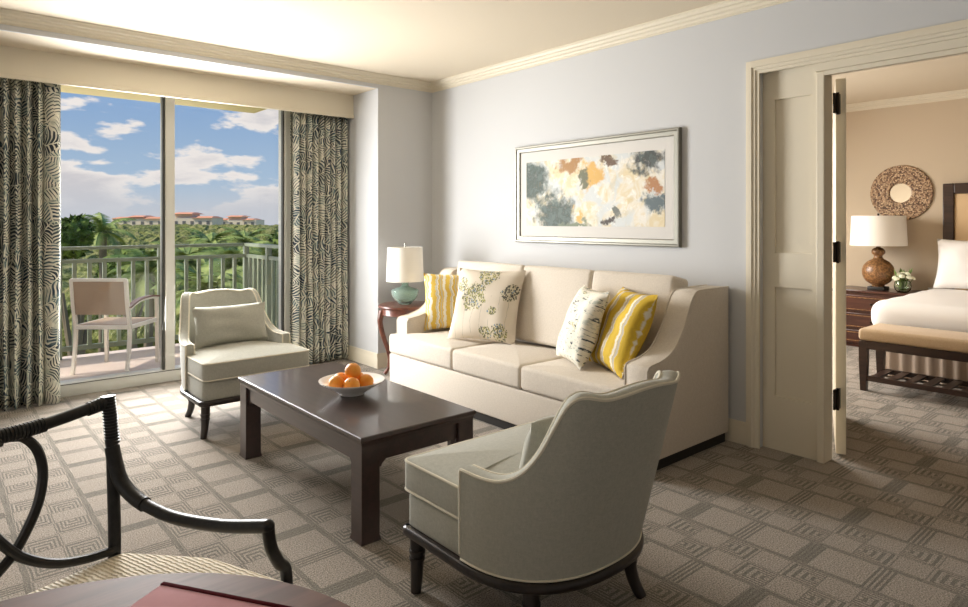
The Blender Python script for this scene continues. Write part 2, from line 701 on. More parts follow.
M['floral'] = mat('floral_print_fabric', (.7, .65, .55), 0.85, build=floral)


def brushprint(g):
    uv = g.coord('UV')
    n = g.noise(g.scale(uv, (5, 18, 1)), 1.5, 5, .65)
    m_ = g.noise(uv, 3.4, 2)
    n3 = g.noise(g.scale(uv, (6, 9, 1)), 1.3, 4, .7)
    base = g.mix(m_, srgb(238, 232, 216), srgb(220, 214, 198))
    col = g.mix((n3.ramp(.52, .62)) * .7, base, srgb(170, 178, 166))
    col = g.mix(n.ramp(.56, .6) * m_.ramp(.44, .54), col, srgb(62, 72, 78))
    col = g.mix((n3 * m_).ramp(.36, .4) * .5, col, srgb(196, 180, 96))
    return col, None


M['brush'] = mat('brushed_print_fabric', (.8, .75, .7), 0.85, build=brushprint)


def artwork(g):
    v = g.coord('Object')
    x, y, z = g.xyz(v)           # local y along the wall, z up
    u = 0.5 - y / 1.37
    w = 0.5 + z / 0.54
    n = g.noise(v, 5.5, 4, .6, .9)
    n2_ = g.noise(v, 9.0, 3, .5, 1.5)
    u = u + (g.noise(g.comb(x, y + 3.0, z), 7.0, 4, .6) - .5) * .22
    w = w + (g.noise(g.comb(x, y + 9.0, z), 7.0, 4, .6) - .5) * .55
    u = u + (g.noise(g.comb(x, y + 1.0, z), 24.0, 3, .6) - .5) * .07
    w = w + (g.noise(g.comb(x, y + 6.0, z), 24.0, 3, .6) - .5) * .16
    n3 = g.noise(g.comb(x, y + 5.0, z), 4.2, 3, .5, 1.0)
    nf = g.noise(g.comb(x, y + 2.0, z), 22.0, 4, .65, .6)
    cream = g.mix(n2_.ramp(.35, .65), srgb(222, 217, 206), srgb(212, 196, 158))
    cream = g.mix(n3.ramp(.48, .60) * .85, cream, srgb(196, 202, 204))
    cream = g.mix(nf.ramp(.56, .68) * .7, cream, srgb(238, 234, 224))
    cream = g.mix(g.noise(g.comb(x, y + 12.0, z), 7.0, 3, .5).ramp(.58, .68) * .4, cream, srgb(196, 176, 124))
    def blob(cx, cz, rx, rz, wob=.55):
        d = ((u - cx) * (1 / rx)); e = ((w - cz) * (1 / rz))
        rr = (d * d + e * e).op('SQRT') + (n - .5) * wob * 2.2
        return (1.0 - rr.ramp(.6, 1.12)) * (nf * 1.5 + .32).clamp()
    green = g.mix(nf.ramp(.4, .6), srgb(40, 56, 44), srgb(78, 94, 88))
    dark = g.mix(nf.ramp(.4, .6), srgb(38, 40, 36), srgb(70, 80, 76))
    col = cream
    col = g.mix(blob(.36, .93, .12, .16), col, srgb(160, 116, 60))
    col = g.mix(blob(.53, .72, .09, .16), col, srgb(206, 162, 78))
    col = g.mix(blob(.47, .68, .05, .10), col, srgb(96, 98, 70))
    col = g.mix(blob(.03, .72, .17, .42), col, green)
    col = g.mix(blob(.24, .17, .17, .36), col, green)
    col = g.mix(blob(.40, .03, .12, .08), col, srgb(110, 120, 96))
    col = g.mix(blob(.91, .88, .12, .22), col, dark)
    col = g.mix(blob(.66, .93, .05, .09), col, srgb(92, 66, 40))
    col = g.mix(blob(.93, .52, .05, .10), col, srgb(168, 116, 70))
    col = g.mix(blob(.95, .30, .08, .13), col, srgb(84, 98, 102))
    col = g.mix(blob(.64, .08, .05, .10), col, srgb(58, 46, 36))
    col = g.mix(blob(.70, .17, .04, .09), col, srgb(96, 100, 92))
    col = g.mix(blob(.43, .15, .05, .08), col, srgb(206, 164, 84))
    return col, None


M['art'] = mat('abstract_painting', (.7, .65, .5), 0.6, build=artwork)


def orange_peel(g):
    v = g.coord('Object')
    n = g.noise(v, 14, 2)
    return g.mix(n.ramp(.35, .7), srgb(226, 138, 36), srgb(232, 160, 58)), g.noise(v, 420, 2)


M['orange'] = mat('orange_peel', (.8, .35, .05), 0.38, bump=(.2, .001), build=orange_peel)
M['navel'] = mat('stem_navel', srgb(120, 110, 50), 0.7)


def glass_mat(name, tint, rough=0.0, ior=1.45, trans=1.0):
    m = bpy.data.materials.new(name)
    m.use_nodes = True
    b = m.node_tree.nodes['Principled BSDF']
    b.inputs['Base Color'].default_value = (*tint, 1)
    b.inputs['Roughness'].default_value = rough
    b.inputs['IOR'].default_value = ior
    b.inputs['Transmission Weight'].default_value = trans
    return m


def pane_mat(name, tint=(1, 1, 1)):
    m = bpy.data.materials.new(name)
    m.use_nodes = True
    nt = m.node_tree
    nt.nodes.remove(nt.nodes['Principled BSDF'])
    t = nt.nodes.new('ShaderNodeBsdfTransparent')
    t.inputs[0].default_value = (*tint, 1)
    gl = nt.nodes.new('ShaderNodeBsdfGlossy')
    gl.inputs['Roughness'].default_value = 0.01
    fr = nt.nodes.new('ShaderNodeFresnel')
    fr.inputs[0].default_value = 1.25
    mx = nt.nodes.new('ShaderNodeMixShader')
    nt.links.new(fr.outputs[0], mx.inputs[0])
    nt.links.new(t.outputs[0], mx.inputs[1])
    nt.links.new(gl.outputs[0], mx.inputs[2])
    nt.links.new(mx.outputs[0], nt.nodes['Material Output'].inputs[0])
    return m


M['pane'] = pane_mat('window_glass')
M['greenglass'] = glass_mat('green_glass', (.80, .97, .89), 0.06, 1.22, .82)
M['vaseglass'] = glass_mat('clear_vase_glass', (.86, .95, .86), 0.02)
M['mirror'] = mat('mirror_glass', (.85, .85, .82), 0.03, metal=1)


def shell_mosaic(g):
    v = g.coord('Object')
    vo = g.node('ShaderNodeTexVoronoi')
    vo.inputs['Scale'].default_value = 62.0
    g.nt.links.new(v, vo.inputs['Vector'])
    cr, cg, cb = g.xyz(vo.outputs['Color'])
    d = X(g.nt, vo.outputs['Distance'])
    col = g.mix(cr, srgb(132, 98, 70), srgb(208, 178, 142))
    col = g.mix(d.gt(.62), col, srgb(92, 66, 46))
    return col, 1.0 - d


M['mosaic'] = mat('shell_mosaic', (.4, .3, .2), 0.5, bump=(.8, .01), build=shell_mosaic)
M['lampbrown'] = mat('mottled_brown_ceramic', (.3, .18, .1), 0.35, build=lambda g: (
    g.mix(g.noise(g.coord(), 40, 3, .7).ramp(.4, .65), srgb(112, 78, 48), srgb(168, 124, 80)), None))
M['petal'] = mat('white_petals', srgb(240, 240, 214), 0.7)
M['leafg'] = mat('flower_leaves', srgb(104, 128, 62), 0.6)


def foliage(c1, c2, c3, sc):
    def b(g):
        v = g.coord('Object')
        n = g.noise(v, sc, 3, .6)
        n2_ = g.noise(v, sc * .22, 2)
        col = g.mix(n.ramp(.36, .64), c1, c2)
        return g.mix(n2_.ramp(.5, .7) * .7, col, c3), n
    return b


M['canopy'] = mat('tree_canopy', (.1, .13, .04), 0.9, spec=.1, bump=(1, .6), build=foliage(srgb(92, 102, 52), srgb(164, 164, 100), srgb(176, 164, 112), 2.0))
M['treeleaf'] = mat('tree_leaves', (.1, .15, .04), 0.8, spec=.15, build=foliage(srgb(72, 96, 38), srgb(134, 152, 72), srgb(150, 158, 84), 2.4))
M['palmleaf'] = mat('palm_fronds', (.12, .2, .05), 0.6, spec=.3, build=foliage(srgb(92, 118, 52), srgb(164, 176, 94), srgb(196, 192, 122), 1.6))
M['bark'] = mat('bark', srgb(140, 124, 104), 0.9)
M['ground'] = mat('lawn_ground', (.2, .2, .1), 0.9, build=foliage(srgb(112, 122, 60), srgb(164, 164, 100), srgb(214, 196, 152), .12))
M['farwall'] = mat('cream_stucco', srgb(240, 222, 196), 0.8)
M['farroof'] = mat('orange_roof_tile', srgb(232, 160, 122), 0.8)
M['farwin'] = mat('dark_far_window', srgb(120, 116, 112), 0.4)

# ================================================================== SETTING
Xs, Ym, Yw, Yv, Xj = 3.9, 5.35, 6.15, 5.82, 3.26
ZC, ZS = 2.80, 2.675
XL, YB = -3.0, -3.6
XB = 8.38          # bedroom head wall

bm = new(); box(bm, XL, XB + .1, YB, 6.1, -.12, 0)
struct('floor', bm, M['carpet'], smooth=0)
bm = new(); box(bm, XL, Xs + .06, YB, Ym, ZC, ZC + .12)
struct('ceiling', bm, M['ceiling'], smooth=0)
bm = new(); box(bm, XL, Xj, Ym + .02, 6.3, ZS, ZC + .12)
struct('ceiling_alcove', bm, M['ceiling'], smooth=0)

# window wall: pier beside the alcove and the lintel strip over it
bm = new()
box(bm, Xj, Xs, Ym, 6.3, 0, ZC)
box(bm, XL, Xj, Ym, Ym + .02, ZS, ZC)
struct('wall_window', bm, M['wall'], smooth=0)
bm = new()
box(bm, XL, .1, Yw - .05, 6.3, 0, ZS)
box(bm, .1, 2.745, Yw - .05, 6.3, 2.56, ZS)
box(bm, 2.745, Xj, Yw - .05, 6.3, 0, ZS)
struct('wall_alcove', bm, M['wall'], smooth=0)

# sofa wall with the opening to the bedroom
OY0, OY1, OZ = -.5, 1.93, 2.33
bm = new()
box(bm, Xs, Xs + .14, OY1, 6.3, 0, ZC)
box(bm, Xs, Xs + .14, OY0, OY1, OZ, ZC)
box(bm, Xs, Xs + .14, YB, OY0, 0, ZC)
struct('wall_sofa', bm, [M['wall']], smooth=0)
bm = new(); box(bm, XL - .1, XL, YB, 6.3, 0, ZC); struct('wall_left', bm, M['wall'], smooth=0)
bm = new(); box(bm, XL, Xs + .1, YB - .1, YB, 0, ZC); struct('wall_back', bm, M['wall'], smooth=0)

# bedroom shell
bm = new()
box(bm, XB, XB + .1, YB, 5.1, 0, ZC)
struct('wall_bedroom_head', bm, M['bedwall'], smooth=0)
bm = new()
box(bm, Xs + .14, XB, 5.0, 5.1, 0, ZC)
struct('wall_bedroom_side', bm, M['bedwall'], smooth=0)
bm = new(); box(bm, Xs + .1, XB, YB - .1, YB, 0, ZC); struct('wall_bedroom_back', bm, M['bedwall'], smooth=0)
bm = new()
box(bm, Xs + .14, Xs + .15, OY1 + .1, 5.0, 0, ZC)
struct('wall_bedroom_door', bm, M['bedwall'], smooth=0)
bm = new(); box(bm, Xs + .06, XB + .1, YB - .1, 5.1, ZC, ZC + .12)
struct('ceiling_bedroom', bm, M['ceiling'], smooth=0)

# crown moulding: (out, down) profile
CROWN = [(0, 0), (.075, 0), (.075, -.008), (.066, -.014), (.060, -.03), (.044, -.036), (.040, -.052), (.024, -.060), (.020, -.074), (.010, -.078), (.010, -.086), (0, -.086)]
bm = new(); prism(bm, CROWN, (XL, Ym, ZC), (Xs, Ym, ZC), (0, -1, 0), (0, 0, 1)); struct('trim_1', bm, M['trim'], smooth=25)
bm = new(); prism(bm, CROWN, (Xs, YB, ZC), (Xs, Ym, ZC), (-1, 0, 0), (0, 0, 1)); struct('trim_2', bm, M['trim'], smooth=25)
bm = new(); prism(bm, CROWN, (XB, YB, ZC), (XB, 5.0, ZC), (-1, 0, 0), (0, 0, 1)); struct('trim_3', bm, M['trim'], smooth=25)
# curtain valance board with its lip
bm = new()
box(bm, XL, Xj, Yv, Yv + .02, 2.445, ZS)
box(bm, XL, Xj, Yv - .012, Yv + .02, 2.443, 2.475, .004)
struct('trim_4', bm, M['trim'], smooth=0)
# baseboards
BASE = [(0, 0), (.016, 0), (.016, .10), (.010, .115), (.012, .125), (.006, .14), (0, .14)]
bm = new(); prism(bm, BASE, (Xs, 2.0, 0), (Xs, Ym, 0), (-1, 0, 0), (0, 0, 1)); struct('baseboard_sofa', bm, M['trim'])
bm = new(); prism(bm, BASE, (Xj - .016, Ym, 0), (Xs, Ym, 0), (0, -1, 0), (0, 0, 1)); struct('baseboard_window', bm, M['trim'])
bm = new(); prism(bm, BASE, (Xj, Ym, 0), (Xj, 6.1, 0), (-1, 0, 0), (0, 0, 1)); struct('baseboard_alcove', bm, M['trim'])

# casing round the bedroom opening (stepped), lining and head stop
def casing_profile():
    return [(0, 0), (.018, 0), (.018, .018), (.030, .018), (.030, .040), (.022, .046), (.022, .060), (.014, .066), (.014, .082), (0, .082)]
bm = new()
pr = casing_profile()
def casing(bm, path):
    rings = []
    for (y, z), (ny, nz) in path:
        rings.append([(Xs - d, y - ny * w_, z - nz * w_) for d, w_ in pr])
    ring_loft(bm, rings)
casing(bm, [((OY1 + .075, 0), (1, 0)), ((OY1 + .075, OZ + .067), (1, 1)), ((OY0 - .07, OZ + .067), (-1, 1)), ((OY0 - .07, 0), (-1, 0))])
struct('trim_5', bm, M['trim'], smooth=20)
bm = new()
box(bm, Xs, Xs + .14, OY0, 1.60, OZ - .06, OZ)            # head lining
box(bm, Xs + .02, Xs + .06, OY0, 1.555, OZ - .085, OZ - .06)
box(bm, Xs + .024, Xs + .14, 1.555, 1.60, 0, OZ - .06, .006)    # hinge post
struct('trim_6', bm, M['trim'], smooth=20)

# fixed panel beside the opening: stiles, rails and two sunk fields
d1 = sempty('door_1', (Xs + .05, 1.60, 0))
bm = new()
W = OY1 - 1.60
H_ = OZ
for (a, b, c, d) in ((0, .035, 0, H_), (W - .075, W, 0, H_), (.035, W - .075, 0, .33), (.035, W - .075, 1.0, 1.21), (.035, W - .075, H_ - .18, H_)):
    box(bm, 0, .045, a, b, c, d)
struct('door_frame', bm, M['trim'], d1, 0)
bm = new(); box(bm, .018, .035, .035, W - .075, .33, 1.0); box(bm, .018, .035, .035, W - .075, 1.21, H_ - .18)
struct('door_panel', bm, M['trim'], d1, 0)
# open leaf, turned away on its hinges into the bedroom
d2 = sempty('door_2', (4.133, 1.543, 0), R(22))
bm = new(); box(bm, 0, .92, -.0275, .0275, .012, OZ - .075, .003)
struct('door_leaf', bm, M['trim'], d2, 0)
DI = (Matrix.Translation((4.133, 1.543, 0)) @ Matrix.Rotation(R(22), 4, 'Z')).inverted()
for z in (.35, 1.22, 2.10):
    bm = new()
    box(bm, 4.045, 4.100, 1.546, 1.5545, z - .06, z + .06, .001)
    tube(bm, [(4.085, 1.543, z - .065), (4.085, 1.543, z + .065)], .009, 10)
    box(bm, 4.085, 4.122, 1.540, 1.546, z - .06, z + .06, .001)
    bmesh.ops.transform(bm, matrix=DI, verts=bm.verts[:])
    struct('hinge', bm, M['bronze'], d2)

# sliding balcony door
w1 = sempty('window_1', (0, Yw, 0))
bm = new()
box(bm, .1, 2.745, -.05, .12, 0, .10, .004)
box(bm, .1, 2.745, -.05, .12, 2.53, 2.56, .004)
box(bm, .1, .17, -.05, .12, .1, 2.53)
box(bm, 2.665, 2.745, -.05, .12, .1, 2.53, .004)
struct('window_frame', bm, M['white_metal'], w1)
bm = new()
box(bm, 1.578, 1.655, -.03, .03, .1, 2.53, .004)
box(bm, 1.56, 1.582, .03, .07, .1, 2.53, .003)
struct('window_mullion', bm, M['white_metal'], w1)
bm = new(); box(bm, 1.561, 1.578, -.012, .028, .1, 2.53); box(bm, .12, 2.66, -.053, -.0495, .094, .100); box(bm, 2.652, 2.665, -.02, .02, .1, 2.53)
struct('window_gasket', bm, M['dark_gasket'], w1)
bm = new(); box(bm, .17, 1.578, .045, .051, .1, 2.53); struct('window_pane', bm, M['pane'], w1, 0)
bm = new(); box(bm, 1.655, 2.655, -.003, .003, .1, 2.53); struct('window_pane', bm, M['pane'], w1, 0)

# balcony
bm = new(); box(bm, -2.5, 3.15, 6.3, 8.0, -.25, -.01); box(bm, -2.5, 3.15, 6.1, 6.32, -.25, -.02)
struct('balcony_floor', bm, M['deck'], smooth=0)
bm = new(); box(bm, -2.5, 3.07, 6.3, 7.95, 2.745, 2.95); struct('balcony_soffit', bm, M['slab'], smooth=0)

# ================================================================== CURTAINS
def curtain(x0, x1, yc, amp, folds, z0, z1, seed, endfold=None):
    bm = new()
    uvl = bm.loops.layers.uv.verify()
    rnd = random.Random(seed)
    n = folds * 14
    pts = []
    ph = [rnd.uniform(.75, 1.25) for _ in range(folds + 2)]
    for i in range(n + 1):
        t = i / n
        f = t * folds
        a = amp * ph[int(f)]
        pts.append((x0 + (x1 - x0) * t + .012 * math.sin(f * 4 * PI + seed), yc + a * math.sin(f * 2 * PI) + .004 * math.sin(f * 9)))
    if endfold:
        pts += endfold
    L = [0]
    for a, b in zip(pts, pts[1:]):
        L.append(L[-1] + math.hypot(b[0] - a[0], b[1] - a[1]))
    nz = 24
    rows = []
    for j in range(nz + 1):
        z = z0 + (z1 - z0) * j / nz
        s = 1 + .18 * (1 - j / nz)
        rows.append([bm.verts.new((x + .006 * math.sin(z * 3 + x * 20) * (1 - j / nz), yc + (y - yc) * s, z)) for x, y in pts])
    for j in range(nz):
        for i in range(len(pts) - 1):
            f = bm.faces.new((rows[j][i], rows[j][i + 1], rows[j + 1][i + 1], rows[j + 1][i]))
            for l, (ii, jj) in zip(f.loops, ((i, j), (i + 1, j), (i + 1, j + 1), (i, j + 1))):
                l[uvl].uv = (L[ii], z0 + (z1 - z0) * jj / nz)
    return bm


def make_curtain(label, *a, **k_):
    bm = curtain(*a, **k_)
    o = obj('curtain', bm, M['curtain'], smooth=60)
    s = o.modifiers.new('thickness', 'SOLIDIFY')
    s.thickness = .004
    return tag(o, label, 'curtain', 'leaf print curtains at the balcony door')


make_curtain('floor length leaf print curtain gathered at the left of the balcony door', .10, .66, 5.95, .052, 8, .012, 2.47, 1,
             endfold=[(.675, 5.93), (.69, 5.905), (.71, 5.89), (.735, 5.885), (.76, 5.895), (.775, 5.92), (.78, 5.95)])
make_curtain('floor length leaf print curtain between the balcony door and the pier with the side table', 2.66, 3.235, 5.95, .044, 9, .012, 2.47, 5)

# ================================================================== SOFA
SX0, SX1, SY0, SY1 = 2.93, 3.875, 2.115, 4.63
so = thing('sofa', 'cream linen three-seat sofa with sloping arms against the grey wall', 'sofa', (SX0, (SY0 + SY1) / 2, 0))
hl = (SY1 - SY0) / 2
DX = SX1 - SX0
bm = new(); box(bm, .02, DX - .02, -hl + .015, hl - .015, 0, .065); obj('plinth', bm, M['plinth'], so, 0)['label'] = 'black recessed plinth'
bm = new()
box(bm, 0, DX, -hl, hl, .06, .30, .012, 3)
obj('base', bm, M['sofa'], so)
bm = new()
box(bm, .62, DX, -hl + .14, hl - .14, .30, .96, .03, 3)
obj('back', bm, M['sofa'], so)
# scooped arms
def arm_bm(s):
    prof = [(.075, .06), (DX, .06), (DX, .985), (.60, .985)]
    curve = catmull([(.60, .985, 0), (.55, .965, 0), (.50, .90, 0), (.43, .77, 0), (.33, .660, 0), (.22, .615, 0), (.12, .600, 0)], 5)
    prof += [(p.x, p.y) for p in curve[1:]] + [(.09, .592), (.075, .572)]
    y0, y1 = (hl - .16, hl + .004) if s > 0 else (-hl - .004, -hl + .16)
    bm = new()
    r = .014
    rings = []
    n = len(prof)
    P = [Vector(p) for p in prof]
    def ins(d):
        out = []
        for i in range(n):
            a, b, c = P[i - 1], P[i], P[(i + 1) % n]
            e1, e2 = (b - a).normalized(), (c - b).normalized()
            n1_, n2_ = Vector((-e1.y, e1.x)), Vector((-e2.y, e2.x))
            out.append(b + (n1_ + n2_) * (d / max(1 + n1_.dot(n2_), .5)))
        return out
    for d, y in ((r, y0), (r * .3, y0 + r * .3), (0, y0 + r), (0, y1 - r), (r * .3, y1 - r * .3), (r, y1)):
        rings.append([(p.x, y, p.y) for p in ins(d)])
    ring_loft(bm, rings)
    return bm, [(p.x, p.y) for p in P]
for s in (1, -1):
    bm, prof = arm_bm(s)
    a = obj('arm', bm, M['sofa'], so)
    bm = new()
    for y in ((hl - .005, hl - .155) if s > 0 else (-hl + .005, -hl + .155)):
        tube(bm, [(px_, y, pz_) for px_, pz_ in prof[2:]] + [(.075, y, .08)], .005, 6)
    obj('piping', bm, M['sofa'], a)
# seat cushions: the outer two reach round the arm fronts
def seat_cushion(y0, y1, tee):
    if tee == 0:
        pl = [(-.012, y0), (.62, y0), (.62, y1), (-.012, y1)]
    elif tee > 0:
        pl = [(-.012, y0), (.62, y0), (.62, hl - .165), (.070, hl - .165), (.070, hl - .01), (-.012, hl - .01)]
    else:
        pl = [(-.012, -hl + .01), (.070, -hl + .01), (.070, -hl + .165), (.62, -hl + .165), (.62, y1), (-.012, y1)]
    bm = new()
    soft_slab(bm, densify(round_poly(pl, .02), .08), .305, .465, .028, .022)
    return bm
e = [-hl, -hl + .86, .36, hl]
e = [-hl, 3.04 - (SY0 + SY1) / 2, 3.765 - (SY0 + SY1) / 2, hl]
for i, tee in ((0, -1), (1, 0), (2, 1)):
    c_ = obj('seat_cushion', seat_cushion(e[i] + .004, e[i + 1] - .004, tee), M['sofa'], so, 60)
# back cushions
be = [-hl + .165, -.43, .265, hl - .165]
for i in range(3):
    w_ = be[i + 1] - be[i] - .008
    bm = new()
    pl = round_poly([(-w_ / 2, -.09), (w_ / 2, -.09), (w_ / 2, .09), (-w_ / 2, .09)], .03)
    soft_slab(bm, densify(pl, .05), 0, .575, .026, .008)
    for v in bm.verts:                       # plump front
        t = max(0, 1 - (2 * v.co.x / w_) ** 4) * max(0, math.sin(PI * min(1, max(0, v.co.z / .57))))
        if v.co.y < 0:
            v.co.y -= .045 * t
    o = obj('back_cushion', bm, M['sofa'], so, 50)
    o.matrix_local = Matrix.Translation((.565, (be[i] + be[i + 1]) / 2, .485)) @ Matrix.Rotation(R(-90), 4, 'Z') @ Matrix.Rotation(R(-12), 4, 'X')

# throw pillows
def put_pillow(name, label, mtl, w_, h_, t_, loc, face, lean, roll=0, seed=0, group='throw pillows on the sofa'):
    """face: the plan direction the front looks to"""
    bm = new(); pillow(bm, w_, h_, t_, seed=seed)
    o = obj(name, bm, mtl, smooth=80)
    ang = math.atan2(face[1], face[0]) + PI / 2
    o.matrix_world = Matrix.Translation(loc) @ Matrix.Rotation(ang, 4, 'Z') @ Matrix.Rotation(R(-lean), 4, 'X') @ Matrix.Rotation(R(roll), 4, 'Y')
    return tag(o, label, 'pillow', group)


put_pillow('throw_pillow', 'yellow and white striped pillow tucked behind the floral one by the left arm', M['yellow'], .47, .49, .15, (3.36, 4.33, .485), (-.55, -.83), 15, 0, 1)
put_pillow('throw_pillow', 'large cream pillow with a dark and olive floral print at the sofa\'s left', M['floral'], .59, .58, .16, (3.20, 3.77, .482), (-.93, -.36), 20, 0, 2)
put_pillow('throw_pillow', 'off-white pillow with blue-grey brushed marks left of the golden pillow', M['brush'], .46, .52, .16, (3.155, 2.84, .484), (-.87, .48), 22, 0, 3)
put_pillow('throw_pillow', 'golden yellow striped pillow leaning on the sofa\'s right arm', M['olive'], .50, .54, .18, (3.18, 2.56, .484), (-.85, .45), 26, 0, 4)

# ================================================================== COFFEE TABLE
ct = thing('coffee_table', 'dark brown rectangular coffee table in the middle of the carpet', 'table', (1.73, 3.176, 0))
a, b, h = .322, .725, .47
bm = new()
rings = []
for d, z in ((.010, h - .045), (.008, h - .03), (.0, h - .018), (0, h - .004), (.004, h)):
    rings.append([(-a + d, -b + d, z), (a - d, -b + d, z), (a - d, b - d, z), (-a + d, b - d, z)])
ring_loft(bm, rings)
obj('tabletop', bm, M['darkwood'], ct, 20)
bm = new()
ap = .024
for x in (-1, 1):
    box(bm, min(x * (a - ap), x * (a - ap - .022)), max(x * (a - ap), x * (a - ap - .022)), -b + .05, b - .05, h - .125, h - .045)
for y in (-1, 1):
    box(bm, -a + .05, a - .05, min(y * (b - ap), y * (b - ap - .022)), max(y * (b - ap), y * (b - ap - .022)), h - .125, h - .045)
for x in (-1, 1):
    for y in (-1, 1):
        cx, cy = x * (a - .021 - .09), y * (b - .021 - .09)
        prism(bm, [(0, 0), (.03, 0), (.022, -.008), (.010, -.018), (.006, -.03), (0, -.03)], (x * (a - ap - .02), cy, h - .125), (x * (a - ap), cy, h - .125), (0, -y, 0), (0, 0, 1))
        prism(bm, [(0, 0), (.03, 0), (.022, -.008), (.010, -.018), (.006, -.03), (0, -.03)], (cx, y * (b - ap - .02), h - .125), (cx, y * (b - ap), h - .125), (-x, 0, 0), (0, 0, 1))
obj('apron', bm, M['darkwood'], ct, 20)
for x in (-1, 1):
    for y in (-1, 1):
        bm = new()
        cx, cy = x * (a - .055), y * (b - .055)
        rings = []
        for w_, z in ((.046, 0), (.050, .005), (.048, .014), (.045, .024), (.045, h - .045)):
            rings.append([(cx - w_, cy - w_, z), (cx + w_, cy - w_, z), (cx + w_, cy + w_, z), (cx - w_, cy + w_, z)])
        ring_loft(bm, rings)
        obj('leg', bm, M['darkwood'], ct, 20)

# fruit bowl and its oranges
BX, BY = 1.735, 3.115
bm = new()
lathe(bm, [(.0, .004), (.05, .0), (.062, .002), (.064, .008), (.10, .03), (.145, .058), (.163, .070), (.164, .073), (.158, .072), (.13, .056), (.085, .028), (.05, .014), (0, .012)], 40)
o = obj('fruit_bowl', bm, M['white_cer'], smooth=60, loc=(BX, BY, h + .001))
o.scale = (1.07, 1.07, 1.07)
tag(o, 'wide white ceramic bowl of oranges on the coffee table', 'bowl')
def orange_bm(r):
    bm = new()
    bmesh.ops.create_uvsphere(bm, u_segments=24, v_segments=14, radius=r)
    for v in bm.verts:
        v.co.z *= .95
        v.co += v.co.normalized() * noise.noise(v.co * 20) * .0015
        if v.co.z > r * .85:
            v.co.z -= (v.co.z - r * .85) * .35
    return bm
spots = [(-.056, .030, .052, 'orange at the left of the bowl, half behind the top one'), (.012, -.066, .052, 'lowest front orange with a yellowish skin, nearest the bowl\'s rim'),
         (.062, .000, .052, 'orange at the right side of the bowl'), (.012, .062, .052, 'orange at the back of the bowl, mostly hidden'),
         (-.060, -.040, .054, 'orange at the front left of the bowl'), (.005, .000, .112, 'topmost orange resting on the others in the bowl')]
F_ = Vector((.6516, .7586, 0)); R_ = Vector((.7586, -.6516, 0))
om = None
for (rx, ry, z, lab) in spots:
    if om is None:
        bm = orange_bm(.0435)
        o = obj('orange', bm, M['orange'], smooth=80)
        bm = new(); lathe(bm, [(.003, .038), (.0045, .0392), (.003, .0402)], 8)
        nv = obj('stem_end', bm, M['navel'], o)
        om = (o, nv)
    else:
        o = om[0].copy(); C.objects.link(o)
        nv = om[1].copy(); C.objects.link(nv); nv.parent = o
    p = R_ * rx * 1.2 + F_ * ry * 1.15
    o.location = (BX + p.x, BY + p.y, h + z + .014)
    o.rotation_euler = (rx * 9, ry * 11, rx * 40)
    tag(o, lab, 'orange', 'oranges in the bowl')

# ================================================================== ARMCHAIRS
def shell_pt(th, off=0.0, z=.25):
    """plan of the shell at angle th (0 = left arm front, pi = right arm front)"""
    c, s = math.cos(th), math.sin(th)
    lean = max(0, z - .25)
    e_ = 2 / (2.35 + 1.3 * lean)
    ax_, by_ = .372 - off, .35 - off
    x = -ax_ * (abs(c) ** e_) * (1 if c >= 0 else -1)
    y = -by_ * (abs(s) ** e_) - .035
    y -= .25 * lean * abs(s)
    return x, y
TOP = catmull([(-9, .56, 0), (0, .562, 0), (10, .563, 0), (20, .575, 0), (30, .615, 0), (38, .685, 0), (44, .775, 0), (48.5, .84, 0), (53, .868, 0), (59, .876, 0), (70, .866, 0), (80, .872, 0), (90, .880, 0), (100, .872, 0)], 10)
def shell_top(th):
    t = math.degrees(min(th, PI - th))
    for a_, b_ in zip(TOP, TOP[1:]):
        if a_.x <= t <= b_.x:
            return a_.y + (b_.y - a_.y) * (t - a_.x) / max(b_.x - a_.x, 1e-6)
    return .88
